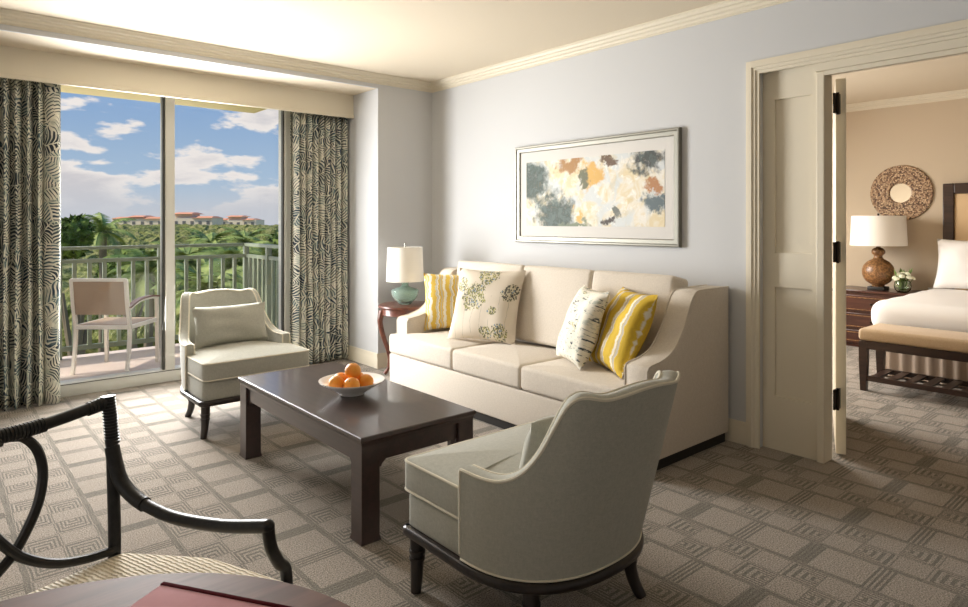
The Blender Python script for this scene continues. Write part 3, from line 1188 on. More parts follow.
def make_armchair(label, loc, rotz):
    t = thing('armchair', label, 'armchair', loc, rotz, 'pair of sage armchairs')
    ths = [PI * i / 96 for i in range(97)]
    yf = .02                                # arms run forward this far of the half round
    bm = new()
    cols = []
    def col_at(x_, y_of, th, fwd=0):
        zt = shell_top(th)
        pts = []
        for k_ in range(9):
            z = .25 + (zt - .012 - .25) * k_ / 8
            x, y = shell_pt(th, 0, z); pts.append((x, y + fwd, z))
        for k_ in range(1, 6):
            a_ = PI * k_ / 6
            off = .03 - .03 * math.cos(a_)
            z = zt - .012 + .014 * math.sin(a_)
            x, y = shell_pt(th, off, z); pts.append((x, y + fwd, z))
        for k_ in range(9):
            z = zt - .012 + (.30 - zt + .012) * k_ / 8
            x, y = shell_pt(th, .06, z); pts.append((x, y + fwd, z))
        return pts
    cols.append(col_at(0, 0, 0, -.015))
    for th in ths:
        cols.append(col_at(0, 0, th))
    cols.append(col_at(0, 0, PI, -.015))
    cols[0] = [(x, -.0, z) for x, y, z in cols[0]]
    cols = cols[1:-1]
    # straight arm fronts
    front = [[(x, -.03, z) for x, y, z in cols[0]]]
    back = [[(x, -.03, z) for x, y, z in cols[-1]]]
    ring_loft(bm, front + cols + back)
    sh = obj('back_shell', bm, M['chairfab'], t, 50)
    bm = new()
    for off in (.002, .058):
        pts = []
        for th in ths:
            zt = shell_top(th) - .006
            x, y = shell_pt(th, off, zt); pts.append((x, y, zt))
        x0, y0, z0 = pts[0]; x1, y1, z1 = pts[-1]
        pts = [(x0, -.028, .27), (x0, -.028, z0 - .01), (x0, -.032, z0)] + pts + [(x1, -.032, z1), (x1, -.028, z1 - .01), (x1, -.028, .27)]
        tube(bm, pts, .006, 6)
    pts = []
    for th in ths:
        x, y = shell_pt(th, -.001, .252); pts.append((x, y, .254))
    tube(bm, pts, .004, 6)
    obj('piping', bm, M['piping'], sh)['label'] = 'pale piping along the edges'
    # base under the cushion
    bm = new()
    outl = [(-.36, .31)] + [(-.36, -.02)] + [shell_pt(PI * i / 20, .03)[0:2] for i in range(1, 20)] + [(.36, -.02), (.36, .31)]
    outl = densify(round_poly(outl, [.03] + [0] * (len(outl) - 2) + [.03]), .08)
    soft_slab(bm, outl, .245, .37, .012, .0)
    obj('seat_base', bm, M['chairfab'], t, 50)
    # cushion
    cu = [(-.365, .335), (-.365, -.018), (-.305, -.018), (-.305, -.06), (-.28, -.16), (-.19, -.285), (.19, -.285), (.28, -.16), (.305, -.06), (.305, -.018), (.365, -.018), (.365, .335)]
    outl = round_poly(cu, [.035, .02, .0, 0.03, .06, .06, .06, .06, .03, .0, .02, .035])
    bm = new(); soft_slab(bm, densify(outl, .06), .372, .495, .022, .03)
    cs = obj('seat_cushion', bm, M['chairfab'], t, 60)
    bm = new()
    for z, d in ((.487, .006), (.380, .006)):
        pts = [(x * (1 - d), y - d * .3, z) for x, y in densify(outl, .03)]
        tube(bm, pts, .005, 6, closed=True)
    obj('piping', bm, M['piping'], cs)['label'] = 'pale piping round the cushion'
    # wooden rail round the bottom
    rp = [shell_pt(PI * i / 40, -.004)[0:2] for i in range(41)]
    rp = [(-.374, .30), (-.374, .15)] + rp + [(.374, .15), (.374, .30)]
    path = round_poly([(-.374, .318)] + rp[1:-1] + [(.374, .318)], [.03] + [0] * (len(rp) - 2) + [.03])
    bm = new()
    rings = []
    for d, z in ((.03, .210), (.0, .212), (-.008, .218), (-.010, .232), (-.006, .243), (.002, .248), (.05, .248)):
        n = len(path); P = [Vector(p) for p in path]; out = []
        for i in range(n):
            e1, e2 = (P[i] - P[i - 1]).normalized(), (P[(i + 1) % n] - P[i]).normalized()
            n1_, n2_ = Vector((-e1.y, e1.x)), Vector((-e2.y, e2.x))
            q = P[i] + (n1_ + n2_) * (d / max(1 + n1_.dot(n2_), .5))
            out.append((q.x, q.y, z))
        rings.append(out)
    ring_loft(bm, rings)
    obj('rail', bm, M['blackwood'], t, 50)['label'] = 'dark wood rail'
    for (tx, ty, fx, fy) in ((-.335, .275, -.345, .27), (.335, .275, .345, .27), (-.255, -.255, -.275, -.30), (.255, -.255, .275, -.30)):
        bm = new()
        pts = catmull([(tx, ty, .216), (tx + (fx - tx) * .12, ty + (fy - ty) * .12, .14), (tx + (fx - tx) * .45, ty + (fy - ty) * .45, .06), (fx + (fx - tx) * .1, fy + (fy - ty) * .1, 0)], 6)
        rad = [.030 - .010 * i / (len(pts) - 1) for i in range(len(pts))]
        tube(bm, pts, rad, 12)
        for f_ in (.28, .42):
            i = int(f_ * (len(pts) - 1))
            tube(bm, [pts[i] + Vector((0, 0, .006)), pts[i] - Vector((0, 0, .006))], rad[i] + .004, 12)
        obj('leg', bm, M['blackwood'], t, 50)
    return t


make_armchair('sage green armchair in the foreground, its rounded back to the viewer', (1.745, 1.755, 0), 0)
make_armchair('sage green armchair facing the viewer beside the balcony door', (1.695, 4.62, 0), PI)
put_pillow('lumbar_pillow', 'sage lumbar pillow upright on the armchair by the balcony door', M['chairfab'], .54, .29, .13, (1.685, 4.77, .51), (0, -1), 14, 0, 7, 'lumbar pillows on the armchairs')
put_pillow('lumbar_pillow', 'sage lumbar pillow almost hidden inside the foreground armchair', M['chairfab'], .50, .25, .13, (1.745, 1.58, .505), (0, 1), 18, 0, 8, 'lumbar pillows on the armchairs')

# ================================================================== SIDE TABLE AND LAMP
TX, TY, TZ = 3.36, 5.00, .64
st = thing('side_table', 'round mahogany side table with curved legs between sofa and window pier', 'table', (TX, TY, 0))
bm = new(); lathe(bm, [(.24, TZ - .026), (.262, TZ - .024), (.27, TZ - .014), (.266, TZ - .003), (.255, TZ), (0, TZ)], 48)
obj('tabletop', bm, M['redwood'], st)
bm = new(); lathe(bm, [(.0, TZ - .09), (.238, TZ - .09), (.244, TZ - .084), (.240, TZ - .075), (.240, TZ - .024), (0, TZ - .024)], 48)
obj('apron', bm, M['redwood'], st)
for k_ in range(3):
    an = R(160 + 120 * k_)
    c, s = math.cos(an), math.sin(an)
    pr_ = [(.235, TZ - .05), (.25, TZ - .11), (.252, TZ - .17), (.225, .36), (.185, .24), (.165, .14), (.18, .06), (.215, .012)]
    pts = catmull([(c * r_, s * r_, z) for r_, z in pr_], 6)
    n = len(pts)
    bm = new(); tube(bm, pts, [.030 - .017 * (i / n) ** .8 + (.004 if i > n - 5 else 0) for i in range(n)], 10)
    obj('leg', bm, M['redwood'], st)
bm = new()
for k_ in range(3):
    an = R(160 + 120 * k_)
    c, s = math.cos(an), math.sin(an)
    tube(bm, catmull([(c * .165, s * .165, .15), (c * .11, s * .11, .165), (c * .05, s * .05, .15), (0, 0, .145)], 5), .011, 8)
obj('stretcher', bm, M['redwood'], st)

lm = thing('table_lamp', 'green glass table lamp with white drum shade on the round side table', 'lamp', (3.335, 5.0, TZ))
bm = new()
pro = [(.0, .0), (.052, .0), (.056, .006), (.066, .018), (.09, .04), (.112, .07), (.124, .10), (.127, .125), (.122, .135), (.10, .146), (.06, .156), (.035, .166), (.030, .19), (.040, .20), (.030, .207)]
lathe(bm, pro + [(.026, .200), (.026, .17), (.055, .150), (.095, .140), (.115, .128), (.112, .10), (.10, .072), (.08, .045), (.055, .022), (.0, .014)], 48)
for v in bm.verts:
    a_ = math.atan2(v.co.y, v.co.x)
    f = max(0, math.sin(PI * min(1, v.co.z / .14)))
    s = 1 + .025 * math.cos(9 * a_ + v.co.z * 30) * f
    v.co.x *= s; v.co.y *= s
obj('glass_base', bm, M['greenglass'], lm, 60)['label'] = 'rippled green glass bowl base'
bm = new(); lathe(bm, [(0, .2), (.016, .2), (.018, .206), (.012, .212), (.008, .22), (.008, .53), (.004, .535), (.004, .545), (.010, .552), (.010, .560), (.004, .568), (0, .57)], 16)
obj('stem', bm, M['chrome'], lm)
bm = new(); lathe(bm, [(.172, .215), (.160, .525), (.158, .525), (.168, .215)], 48)
# open shell: bottom ring closes onto top of the inner side
obj('lamp_shade', bm, M['shade'], lm)
bm = new()
for k_ in range(3):
    an = 2 * PI * k_ / 3
    tube(bm, [(0, 0, .520), (.157 * math.cos(an), .157 * math.sin(an), .520)], .003, 6)
obj('shade_spider', bm, M['chrome'], lm)

# ================================================================== FRAMED PAINTING
FY0, FY1, FZ0, FZ1 = 2.468, 4.091, 1.225, 2.043
fr = thing('framed_painting', 'wide abstract floral painting in a silver frame above the sofa', 'painting', (Xs, (FY0 + FY1) / 2, (FZ0 + FZ1) / 2))
a, b = (FY1 - FY0) / 2, (FZ1 - FZ0) / 2
bm = new()
prof = [(-.002, .0), (-.03, .0), (-.036, .006), (-.036, .016), (-.028, .022), (-.026, .048), (-.018, .054), (-.004, .054)]
rings = []
for sy, sz in ((-1, -1), (1, -1), (1, 1), (-1, 1), (-1, -1)):
    rings.append([(x, sy * (a - d), sz * (b - d)) for x, d in prof])
vr = [[bm.verts.new(p) for p in r] for r in rings[:-1]]
vr.append(vr[0])
for p_, q_ in zip(vr, vr[1:]):
    for i in range(len(prof)):
        j = (i + 1) % len(prof)
        bm.faces.new((p_[i], p_[j], q_[j], q_[i]))
obj('frame', bm, M['silver'], fr, 25)
bm = new(); box(bm, -.014, -.004, -a + .05, a - .05, -b + .05, b - .05); obj('mat_board', bm, M['matboard'], fr, 0)
bm = new(); box(bm, -.016, -.0141, -.685, .685, -.27, .27); obj('canvas', bm, M['art'], fr, 0)['label'] = 'abstract cream, green and gold floral picture'

# ================================================================== DINING CORNER (foreground)
# round table
A3 = [(.09, 1.387), (.37, 1.27), (.548, .975)]
(ax_, ay_), (bx_, by_), (cx_, cy_) = A3
D_ = 2 * (ax_ * (by_ - cy_) + bx_ * (cy_ - ay_) + cx_ * (ay_ - by_))
ux = ((ax_ ** 2 + ay_ ** 2) * (by_ - cy_) + (bx_ ** 2 + by_ ** 2) * (cy_ - ay_) + (cx_ ** 2 + cy_ ** 2) * (ay_ - by_)) / D_
uy = ((ax_ ** 2 + ay_ ** 2) * (cx_ - bx_) + (bx_ ** 2 + by_ ** 2) * (ax_ - cx_) + (cx_ ** 2 + cy_ ** 2) * (bx_ - ax_)) / D_
TR = math.hypot(ax_ - ux, ay_ - uy)
dt = thing('dining_table', 'round brown wooden table cut off by the bottom left corner', 'table', (ux, uy, 0))
bm = new(); lathe(bm, [(TR - .03, .72), (TR - .008, .722), (TR, .732), (TR, .742), (TR - .006, .75), (0, .75)], 96)
obj('tabletop', bm, M['oak'], dt)
bm = new(); lathe(bm, [(0, .0), (.26, .0), (.26, .02), (.2, .05), (.07, .1), (.055, .2), (.05, .5), (.07, .62), (.16, .70), (.2, .72), (0, .72)], 32)
obj('pedestal', bm, M['oak'], dt)
# red folder
def on_table(px_, py_, z=.75):
    f_, hor, yaw = 647.29, 221.75, R(40.658)
    d = (1.4 - z) * f_ / (py_ - hor)
    u = (px_ - 484) / f_
    return (math.sin(yaw) + u * math.cos(yaw)) * d, (math.cos(yaw) - u * math.sin(yaw)) * d
q0 = Vector(on_table(163, 583, .762)); q1 = Vector(on_table(290, 608, .762))
eu = (q1 - q0).normalized(); ev = Vector((eu.y, -eu.x))
if ev.dot(-q0) < 0:
    ev = -ev
rf = thing('red_folder', 'dusty red hardcover folder lying on the round table', 'folder', (q0.x, q0.y, .75))
ang = math.atan2(eu.y, eu.x)
rf.rotation_euler = (0, 0, ang)
sg = 1 if Vector((-math.sin(ang), math.cos(ang))).dot(ev) > 0 else -1
def yb(a_, b_):
    return (min(sg * a_, sg * b_), max(sg * a_, sg * b_))
bm = new(); box(bm, 0, .30, *yb(0, .22), .009, .012, .001); box(bm, 0, .30, *yb(0, .22), .0005, .003, .001)
obj('cover', bm, M['red'], rf)
bm = new(); box(bm, .002, .298, *yb(.004, .218), .003, .009); obj('pages', bm, M['paper'], rf, 0)
bm = new(); box(bm, -.001, .301, *yb(-.003, .006), .0005, .0135, .001); obj('spine', bm, M['darkred'], rf)['label'] = 'dark red spine'

# rattan armchair, facing the table
rc = thing('rattan_dining_chair', 'black rattan armchair with looped back and cream woven seat', 'chair', (.22, 1.80, 0), math.atan2(-.085, -.26) + PI)
inv = (Matrix.Translation((.22, 1.80, 0)) @ Matrix.Rotation(math.atan2(-.085, -.26) + PI, 4, 'Z')).inverted()
# local frame: +x towards the viewer's right along the back, -y to the front of the chair
bt = inv @ Vector((.402, 2.16, .862)); bs = inv @ Vector((.395, 2.075, .46))
HW = .265
cxm = bt.x - HW
yt, ysq = bt.y, bs.y
def bk(x, z):       # a point on the leaning plane of the back
    return (cxm + x, ysq + (yt - ysq) * (z - .46) / .41, z)
rr = .0165
for s in (1, -1):
    bm = new()
    tube(bm, catmull([bk(s * HW, .885), bk(s * HW, .80), bk(s * (HW - .012), .62), bk(s * (HW - .026), .46), (cxm + s * (HW - .028), ysq + .005, .25), (cxm + s * (HW - .026), ysq + .05, .0)], 6), rr, 12)
    lg = obj('back_leg', bm, M['rattan'], rc)
    bm = new()
    for z in [.885 - .0085 * k_ for k_ in range(16)]:
        p = bk(s * HW, z)
        tube(bm, [(p[0], p[1] + .0005, z + .003), (p[0], p[1], z - .003)], rr + .0035, 12)
    obj('binding', bm, M['rattan'], lg)
bm = new()
tube(bm, catmull([bk(-HW, .874), bk(-HW * .7, .862), bk(-HW * .35, .852), bk(0, .848), bk(HW * .35, .852), bk(HW * .7, .862), bk(HW, .874)], 8), rr, 12)
tr = obj('top_rail', bm, M['rattan'], rc)
bm = new()
for xs_ in ([-.09 + .009 * k_ for k_ in range(21)], [HW - .02 - .009 * k_ for k_ in range(5)], [-HW + .02 + .009 * k_ for k_ in range(5)]):
    bm = new()
    for x in xs_:
        p = bk(x, .848 + .026 * (x / HW) ** 2)
        tube(bm, [(p[0] - .003, p[1], p[2]), (p[0] + .003, p[1], p[2])], rr + .0035, 12)
    obj('binding', bm, M['rattan'], tr)
for s in (1, -1):
    bm = new()
    cp = [bk(s * .015, .838), bk(s * .045, .828), bk(s * .073, .79), bk(s * .082, .73), bk(s * .066, .66), bk(s * .030, .595), bk(-s * .012, .545), bk(-s * .08, .502), bk(-s * .16, .480), bk(-s * (HW - .02), .472)]
    cp = [(x, y + s * .010, z) for x, y, z in cp]
    tube(bm, catmull(cp, 8), .0125, 10)
    obj('back_loop', bm, M['rattan'], rc)
# seat
ft = inv @ Vector((.70, 1.60, .46))
arm_end = inv @ Vector((.627, 1.536, .66))
fx, fy = ft.x - cxm, ft.y
bm = new()
mid = inv @ Vector((.605, 1.875, .46)); mx_ = mid.x - cxm
pl = [(cxm - HW + .01, ysq - .01), (cxm - mx_, mid.y), (cxm - fx - .02, fy), (cxm + fx + .02, fy), (cxm + mx_, mid.y), (cxm + HW - .01, ysq - .01)]
soft_slab(bm, densify(round_poly(pl, .03), .08), .425, .462, .014, .006)
obj('seat', bm, M['seatweave'], rc, 50)['label'] = 'cream woven seat'
for s in (1, -1):
    bm = new()
    ax2 = (arm_end.x - cxm) * s
    P0 = bk(s * HW, .755)
    sx, ex, sy, ey = cxm + s * (HW - .005), cxm + ax2, P0[1], arm_end.y
    cp = [(sx + (ex - sx) * q, sy + (ey - sy) * q, z) for q, z in ((0, .765), (.025, .715), (.075, .655), (.17, .622), (.30, .606), (.48, .603), (.75, .624), (1, .660))]
    pts = catmull(cp, 6)
    qx, qy = cxm + s * (fx + .034), fy + .035
    dn = catmull([(ex, ey, .662), (ex + (qx - ex) * .14, ey + (qy - ey) * .14, .60), (ex + (qx - ex) * .55, ey + (qy - ey) * .55, .53), (qx, qy, .46), (qx, qy, .25), (qx - s * .01, qy, 0)], 6)
    tube(bm, pts, rr, 12)
    bmesh.ops.create_uvsphere(bm, u_segments=12, v_segments=8, radius=rr, matrix=Matrix.Translation(pts[-1]))
    ar = obj('arm', bm, M['rattan'], rc)
    bm = new(); tube(bm, dn, .0155, 12)
    obj('front_leg', bm, M['rattan'], rc)
    bm = new()
    for i in range(3, 22):
        a_, b_ = pts[i], pts[i + 1]
        m_ = (a_ + b_) / 2; dd = (b_ - a_).normalized() * .004
        tube(bm, [m_ - dd, m_ + dd], rr + .0035, 12)
        tube(bm, [a_ - dd, a_ + dd], rr + .0035, 12)
    obj('binding', bm, M['rattan'], ar)

# ================================================================== BALCONY THINGS
RY, RX = 7.85, 2.93
rl = thing('balcony_railing', 'grey-green metal balcony railing with square balusters', 'railing', (RX, RY, -.01))
bm = new()
tube(bm, [(-3.2, 0, 1.135), (0, 0, 1.135)], 1, sq=(.07, .035)); obj('top_rail', bm, M['railpaint'], rl, 20)
bm = new(); tube(bm, [(0, 0.03, 1.135), (0, -1.5, 1.135)], 1, sq=(.07, .035)); obj('top_rail', bm, M['railpaint'], rl, 20)
bm = new(); tube(bm, [(-3.2, 0, 1.0), (0, 0, 1.0)], 1, sq=(.03, .04)); obj('upper_rail', bm, M['railpaint'], rl, 20)
bm = new(); tube(bm, [(0, 0, 1.0), (0, -1.5, 1.0)], 1, sq=(.03, .04)); obj('upper_rail', bm, M['railpaint'], rl, 20)
bm = new(); tube(bm, [(-3.2, 0, .10), (0, 0, .10)], 1, sq=(.03, .05)); obj('lower_rail', bm, M['railpaint'], rl, 20)
bm = new(); tube(bm, [(0, 0, .10), (0, -1.5, .10)], 1, sq=(.03, .05)); obj('lower_rail', bm, M['railpaint'], rl, 20)
def bal(x, y, w_, z0, z1, nm):
    bm = new(); box(bm, x - w_ / 2, x + w_ / 2, y - w_ / 2, y + w_ / 2, z0, z1); obj(nm, bm, M['railpaint'], rl, 0)
for k_ in range(23):
    if k_ % 7:
        bal(-.137 * k_, 0, .036, .12, .985, 'baluster')
    else:
        bal(-.137 * k_, 0, .055, 0, 1.12, 'post')
for k_ in range(1, 11):
    if k_ % 5:
        bal(0, -.137 * k_, .036, .12, .985, 'baluster')
    else:
        bal(0, -.137 * k_, .055, 0, 1.12, 'post')

bc = thing('balcony_chair', 'outdoor armchair with taupe mesh back and pale frame on the balcony', 'chair', (1.385, 7.05, -.01), R(-40.6))
# local: +y is the way it faces, back at y=-.25
w_ = .25
for s in (-1, 1):
    bm = new()
    tube(bm, catmull([(s * w_, -.30, .88), (s * w_, -.27, .62), (s * w_, -.235, .43), (s * w_, -.25, .2), (s * w_, -.285, 0)], 5), 1, sq=(.03, .026))
    obj('back_leg', bm, M['alu'], bc, 30)
    bm = new()
    tube(bm, [(s * (w_ + .005), .27, 0), (s * (w_ + .005), .25, .64)], 1, sq=(.03, .03))
    tube(bm, catmull([(s * (w_ + .005), .26, .645), (s * (w_ + .015), .1, .665), (s * (w_ + .012), -.1, .655), (s * (w_ + .004), -.27, .60)], 5), 1, sq=(.035, .018))
    obj('front_leg', bm, M['alu'], bc, 30)
    bm = new()
    tube(bm, catmull([(s * (w_ + .005), .28, .662), (s * (w_ + .015), .1, .682), (s * (w_ + .012), -.1, .672), (s * (w_ + .004), -.27, .617)], 5), 1, sq=(.05, .016))
    obj('armrest', bm, M['armwood'], bc, 30)['label'] = 'brown wooden armrest'
bm = new()
tube(bm, [(-w_, -.30, .875), (w_, -.30, .875)], 1, sq=(.03, .03))
obj('back_rail', bm, M['alu'], bc, 30)
bm = new()
tube(bm, [(-w_, -.24, .43), (w_, -.24, .43)], 1, sq=(.03, .035))
tube(bm, [(-w_, .25, .43), (w_, .25, .43)], 1, sq=(.03, .03))
for s in (-1, 1):
    tube(bm, [(s * w_, -.24, .43), (s * w_, .25, .43)], 1, sq=(.03, .035))
obj('seat_frame', bm, M['alu'], bc, 30)
bm = new(); box(bm, -w_ + .01, w_ - .01, -.23, .25, .445, .452); obj('seat', bm, M['sling'], bc, 0)
bm = new()
ring_loft(bm, [[(x, y + d, z) for x, d in ((-w_ + .012, -.004), (w_ - .012, -.004), (w_ - .012, .004), (-w_ + .012, .004))] for y, z in ((-.262, .55), (-.275, .65), (-.288, .76), (-.299, .868))])
obj('backrest', bm, M['sling'], bc, 30)

# ================================================================== BEDROOM
bn = thing('bench', 'dark wood bench with tan padded top and slatted shelf at the bed\'s foot', 'bench', (6.1, 1.275, 0))
bl, bw = .78, .225
for s in (-1, 1):
    for u in (-1, 1):
        bm = new()
        cx, cy = s * (bw - .03), u * (bl - .03)
        ring_loft(bm, [[(cx - q, cy - q, z), (cx + q, cy - q, z), (cx + q, cy + q, z), (cx - q, cy + q, z)] for q, z in ((.022, 0), (.03, .25), (.03, .41))])
        obj('leg', bm, M['bedwood'], bn, 20)
bm = new()
for s in (-1, 1):
    box(bm, s * (bw - .015) - .013, s * (bw - .015) + .013, -bl + .05, bl - .05, .35, .415)
    box(bm, -bw + .05, bw - .05, s * (bl - .015) - .013, s * (bl - .015) + .013, .35, .415)
obj('apron', bm, M['bedwood'], bn, 0)
bm = new(); soft_slab(bm, densify(round_poly([(-bw - .005, -bl - .005), (bw + .005, -bl - .005), (bw + .005, bl + .005), (-bw - .005, bl + .005)], .03), .1), .415, .515, .03, .012)
obj('cushion', bm, M['tanfab'], bn, 50)
bm = new()
for s in (-1, 1):
    box(bm, s * (bw - .03) - .014, s * (bw - .03) + .014, -bl + .05, bl - .05, .085, .125)
obj('shelf_rail', bm, M['bedwood'], bn, 0)
for k_ in range(12):
    y = -bl + .10 + k_ * (2 * bl - .20) / 11
    bm = new(); box(bm, -bw + .03, bw - .03, y - .03, y + .03, .108, .122); obj('shelf_slat', bm, M['bedwood'], bn, 0)

bd = thing('bed', 'large bed with white linen, taupe skirt and tall framed headboard', 'bed', (7.4, 1.1, 0))
bm = new()
xs0, xs1, ys = -.93, .88, 1.10
outl = densify(round_poly([(xs0, -ys), (xs1, -ys), (xs1, ys), (xs0, ys)], [.16, .02, .02, .16], 6), .12)
soft_slab(bm, outl, .40, .69, .12, .02, 6)
for v in bm.verts:
    v.co += Vector((noise.noise(v.co * 3) * .012, noise.noise(v.co * 3 + Vector((5, 0, 0))) * .012, noise.noise(v.co * 4 + Vector((0, 9, 0))) * .01))
obj('duvet', bm, M['white_linen'], bd, 70)
bm = new()
# pleated skirt
rings = []
per = densify(round_poly([(xs0 + .07, -ys + .07), (xs1, -ys + .07), (xs1, ys - .07), (xs0 + .07, ys - .07)], .03), .02)
for z, am in ((.02, .016), (.2, .012), (.36, .006), (.45, .0)):
    rr_ = []
    for i, (x, y) in enumerate(per):
        d = Vector((x, y)).normalized() * am * math.sin(i * 1.25)
        rr_.append((x + d.x, y + d.y, z))
    rings.append(rr_)
ring_loft(bm, rings)
obj('bed_skirt', bm, M['skirt'], bd, 60)
bm = new()
hb0, hb1, hz = -.97, .97, 1.81
for (a0, a1, z0, z1) in ((hb0, hb0 + .10, .1, hz), (hb1 - .10, hb1, .1, hz), (hb0 + .1, hb1 - .1, hz - .11, hz)):
    box(bm, .885, .945, a0, a1, z0, z1, .008)
obj('headboard_frame', bm, M['bedwood'], bd, 20)
bm = new(); box(bm, .905, .94, hb0 + .10, hb1 - .10, .3, hz - .11, .01); obj('headboard_panel', bm, M['hbfab'], bd)
for (lx, ly, lz, lab, sd) in ((8.02, 1.70, .70, 'plump white pillow at the near left of the bed\'s head', 11), (8.02, .80, .70, 'white pillow at the right side of the bed\'s head', 12)):
    put_pillow('bed_pillow', lab, M['white_linen'], .78, .54, .22, (lx, ly, lz), (-1, 0), 16, 0, sd, 'pillows on the bed')

ns = thing('nightstand', 'dark mahogany nightstand between bed and bedroom doorway', 'nightstand', (8.08, 2.62, 0))
bm = new(); box(bm, -.21, .25, -.40, .40, .03, .61, .004); box(bm, -.19, .24, -.38, .38, 0, .03)
obj('body', bm, M['nightwood'], ns, 20)
bm = new(); box(bm, -.235, .26, -.42, .42, .61, .64, .008); obj('top', bm, M['nightwood'], ns, 20)
for z0, z1 in ((.40, .58), (.21, .38), (.05, .19)):
    bm = new()
    box(bm, -.224, -.205, -.37, .37, z0, z1, .004)
    dr = obj('drawer', bm, M['nightwood'], ns, 20)
    bm = new()
    for (y0, y1, q0_, q1_) in ((-.34, .34, z0 + .02, z0 + .028), (-.34, .34, z1 - .028, z1 - .02), (-.34, -.332, z0 + .02, z1 - .02), (.332, .34, z0 + .02, z1 - .02)):
        box(bm, -.230, -.222, y0, y1, q0_, q1_)
    obj('drawer_moulding', bm, M['lampbrown'], dr, 0)
    bm = new(); bmesh.ops.create_uvsphere(bm, u_segments=12, v_segments=8, radius=.014, matrix=Matrix.Translation((-.236, 0, (z0 + z1) / 2)))
    obj('knob', bm, M['bronze'], dr)

bl_ = thing('bedside_lamp', 'brown gourd shaped ceramic lamp with wide white shade on the nightstand', 'lamp', (8.05, 2.615, .64))
bm = new(); box(bm, -.085, .085, -.085, .085, 0, .04, .006); obj('lamp_foot', bm, M['plinth'], bl_)
bm = new()
lathe(bm, [(.0, .04), (.06, .04)] + [(.16 * math.cos(a_), .20 + .155 * math.sin(a_)) for a_ in [R(-66 + 8 * i) for i in range(18)]] + [(.04, .372)] + [(.068 * math.cos(a_), .425 + .05 * math.sin(a_)) for a_ in [R(-50 + 12 * i) for i in range(11)]] + [(.02, .485), (0, .485)], 36)
obj('lamp_body', bm, M['lampbrown'], bl_, 60)
bm = new(); lathe(bm, [(.278, .495), (.262, .825), (.259, .825), (.274, .495)], 48); obj('lamp_shade', bm, M['shade'], bl_)
bm = new(); lathe(bm, [(0, .48), (.008, .48), (.008, .83), (.012, .835), (.012, .85), (0, .855)], 12)
for k_ in range(3):
    an = 2 * PI * k_ / 3
    tube(bm, [(0, 0, .82), (.26 * math.cos(an), .26 * math.sin(an), .82)], .003, 6)
obj('lamp_stem', bm, M['bronze'], bl_)

fv = thing('flower_vase', 'small round glass vase of white flowers on the nightstand', 'vase', (7.96, 2.35, .64))
bm = new(); lathe(bm, [(0, 0), (.05, 0), (.075, .03), (.083, .07), (.075, .11), (.06, .13), (.056, .13), (.07, .108), (.077, .07), (.068, .032), (.045, .008), (0, .008)], 28)
obj('glass_bowl', bm, M['vaseglass'], fv, 60)
rnd = random.Random(4)
bm = new()
for k_ in range(26):
    a_, r_ = rnd.random() * 2 * PI, rnd.uniform(.02, .06)
    b_ = rnd.uniform(.8, 2.0)
    z1 = rnd.uniform(.12, .24)
    p0 = Vector((math.cos(a_) * r_ * .4, math.sin(a_) * r_ * .4, .02))
    p1 = Vector((math.cos(a_) * r_ * b_, math.sin(a_) * r_ * b_, z1))
    tube(bm, [p0, p1], .003, 5)
    t_ = (p1 - p0).normalized(); sd = t_.cross(Vector((0, 0, 1))).normalized() * .016
    vs_ = [bm.verts.new(p) for p in (p1 - t_ * .05, p1 - t_ * .01 + sd, p1 + t_ * .035, p1 - t_ * .01 - sd)]
    bm.faces.new(vs_)
obj('leaves', bm, M['leafg'], fv, 0)
for k_ in range(11):
    a_ = k_ * 2.4
    r_ = .015 + .018 * math.sqrt(k_) * 1.3
    bm = new()
    for lay, (q, up_) in enumerate(((.030, .0), (.022, .010), (.012, .016))):
        for j in range(6):
            an = 2 * PI * j / 6 + lay * .5
            c = Vector((math.cos(an) * q * .55, math.sin(an) * q * .55, up_))
            bmesh.ops.create_icosphere(bm, subdivisions=1, radius=q * .55, matrix=Matrix.Translation(c) @ Matrix.Diagonal((1, 1, .6, 1)))
    f_ = obj('flower', bm, M['petal'], fv, 80)
    f_.location = (math.cos(a_) * r_, math.sin(a_) * r_, .21 - r_ * .75 + .012 * (k_ % 3))
    f_.rotation_euler = (math.sin(a_) * -.5, math.cos(a_) * .5, 0)

mr = thing('round_mirror', 'round mirror in a wide brown mosaic frame on the beige wall', 'mirror', (XB, 2.49, 1.725))
mr.rotation_euler = (0, R(-90), 0)
bm = new(); lathe(bm, [(.30, .002), (.315, .01), (.31, .022), (.22, .036), (.12, .030), (.108, .018), (.108, .002)], 64)
# hollow ring: drop the two cap discs
big = sorted(bm.faces, key=lambda f: -len(f.verts))[:2]
bmesh.ops.delete(bm, geom=big, context='FACES_ONLY')
obj('frame', bm, M['mosaic'], mr)
bm = new(); lathe(bm, [(0, .004), (.112, .004), (.112, .012), (0, .012)], 48); obj('mirror_glass', bm, M['mirror'], mr)

# ================================================================== OUTSIDE
GZ = -11.0
bm = new()
n = 40
vv = [[bm.verts.new((-700 + 2100 * i / n, 12 + 1400 * (j / n) ** 2, GZ)) for j in range(n + 1)] for i in range(n + 1)]
for i in range(n):
    for j in range(n):
        bm.faces.new((vv[i][j], vv[i + 1][j], vv[i + 1][j + 1], vv[i][j + 1]))
struct('ground', bm, M['ground'], smooth=0)

rnd = random.Random(7)
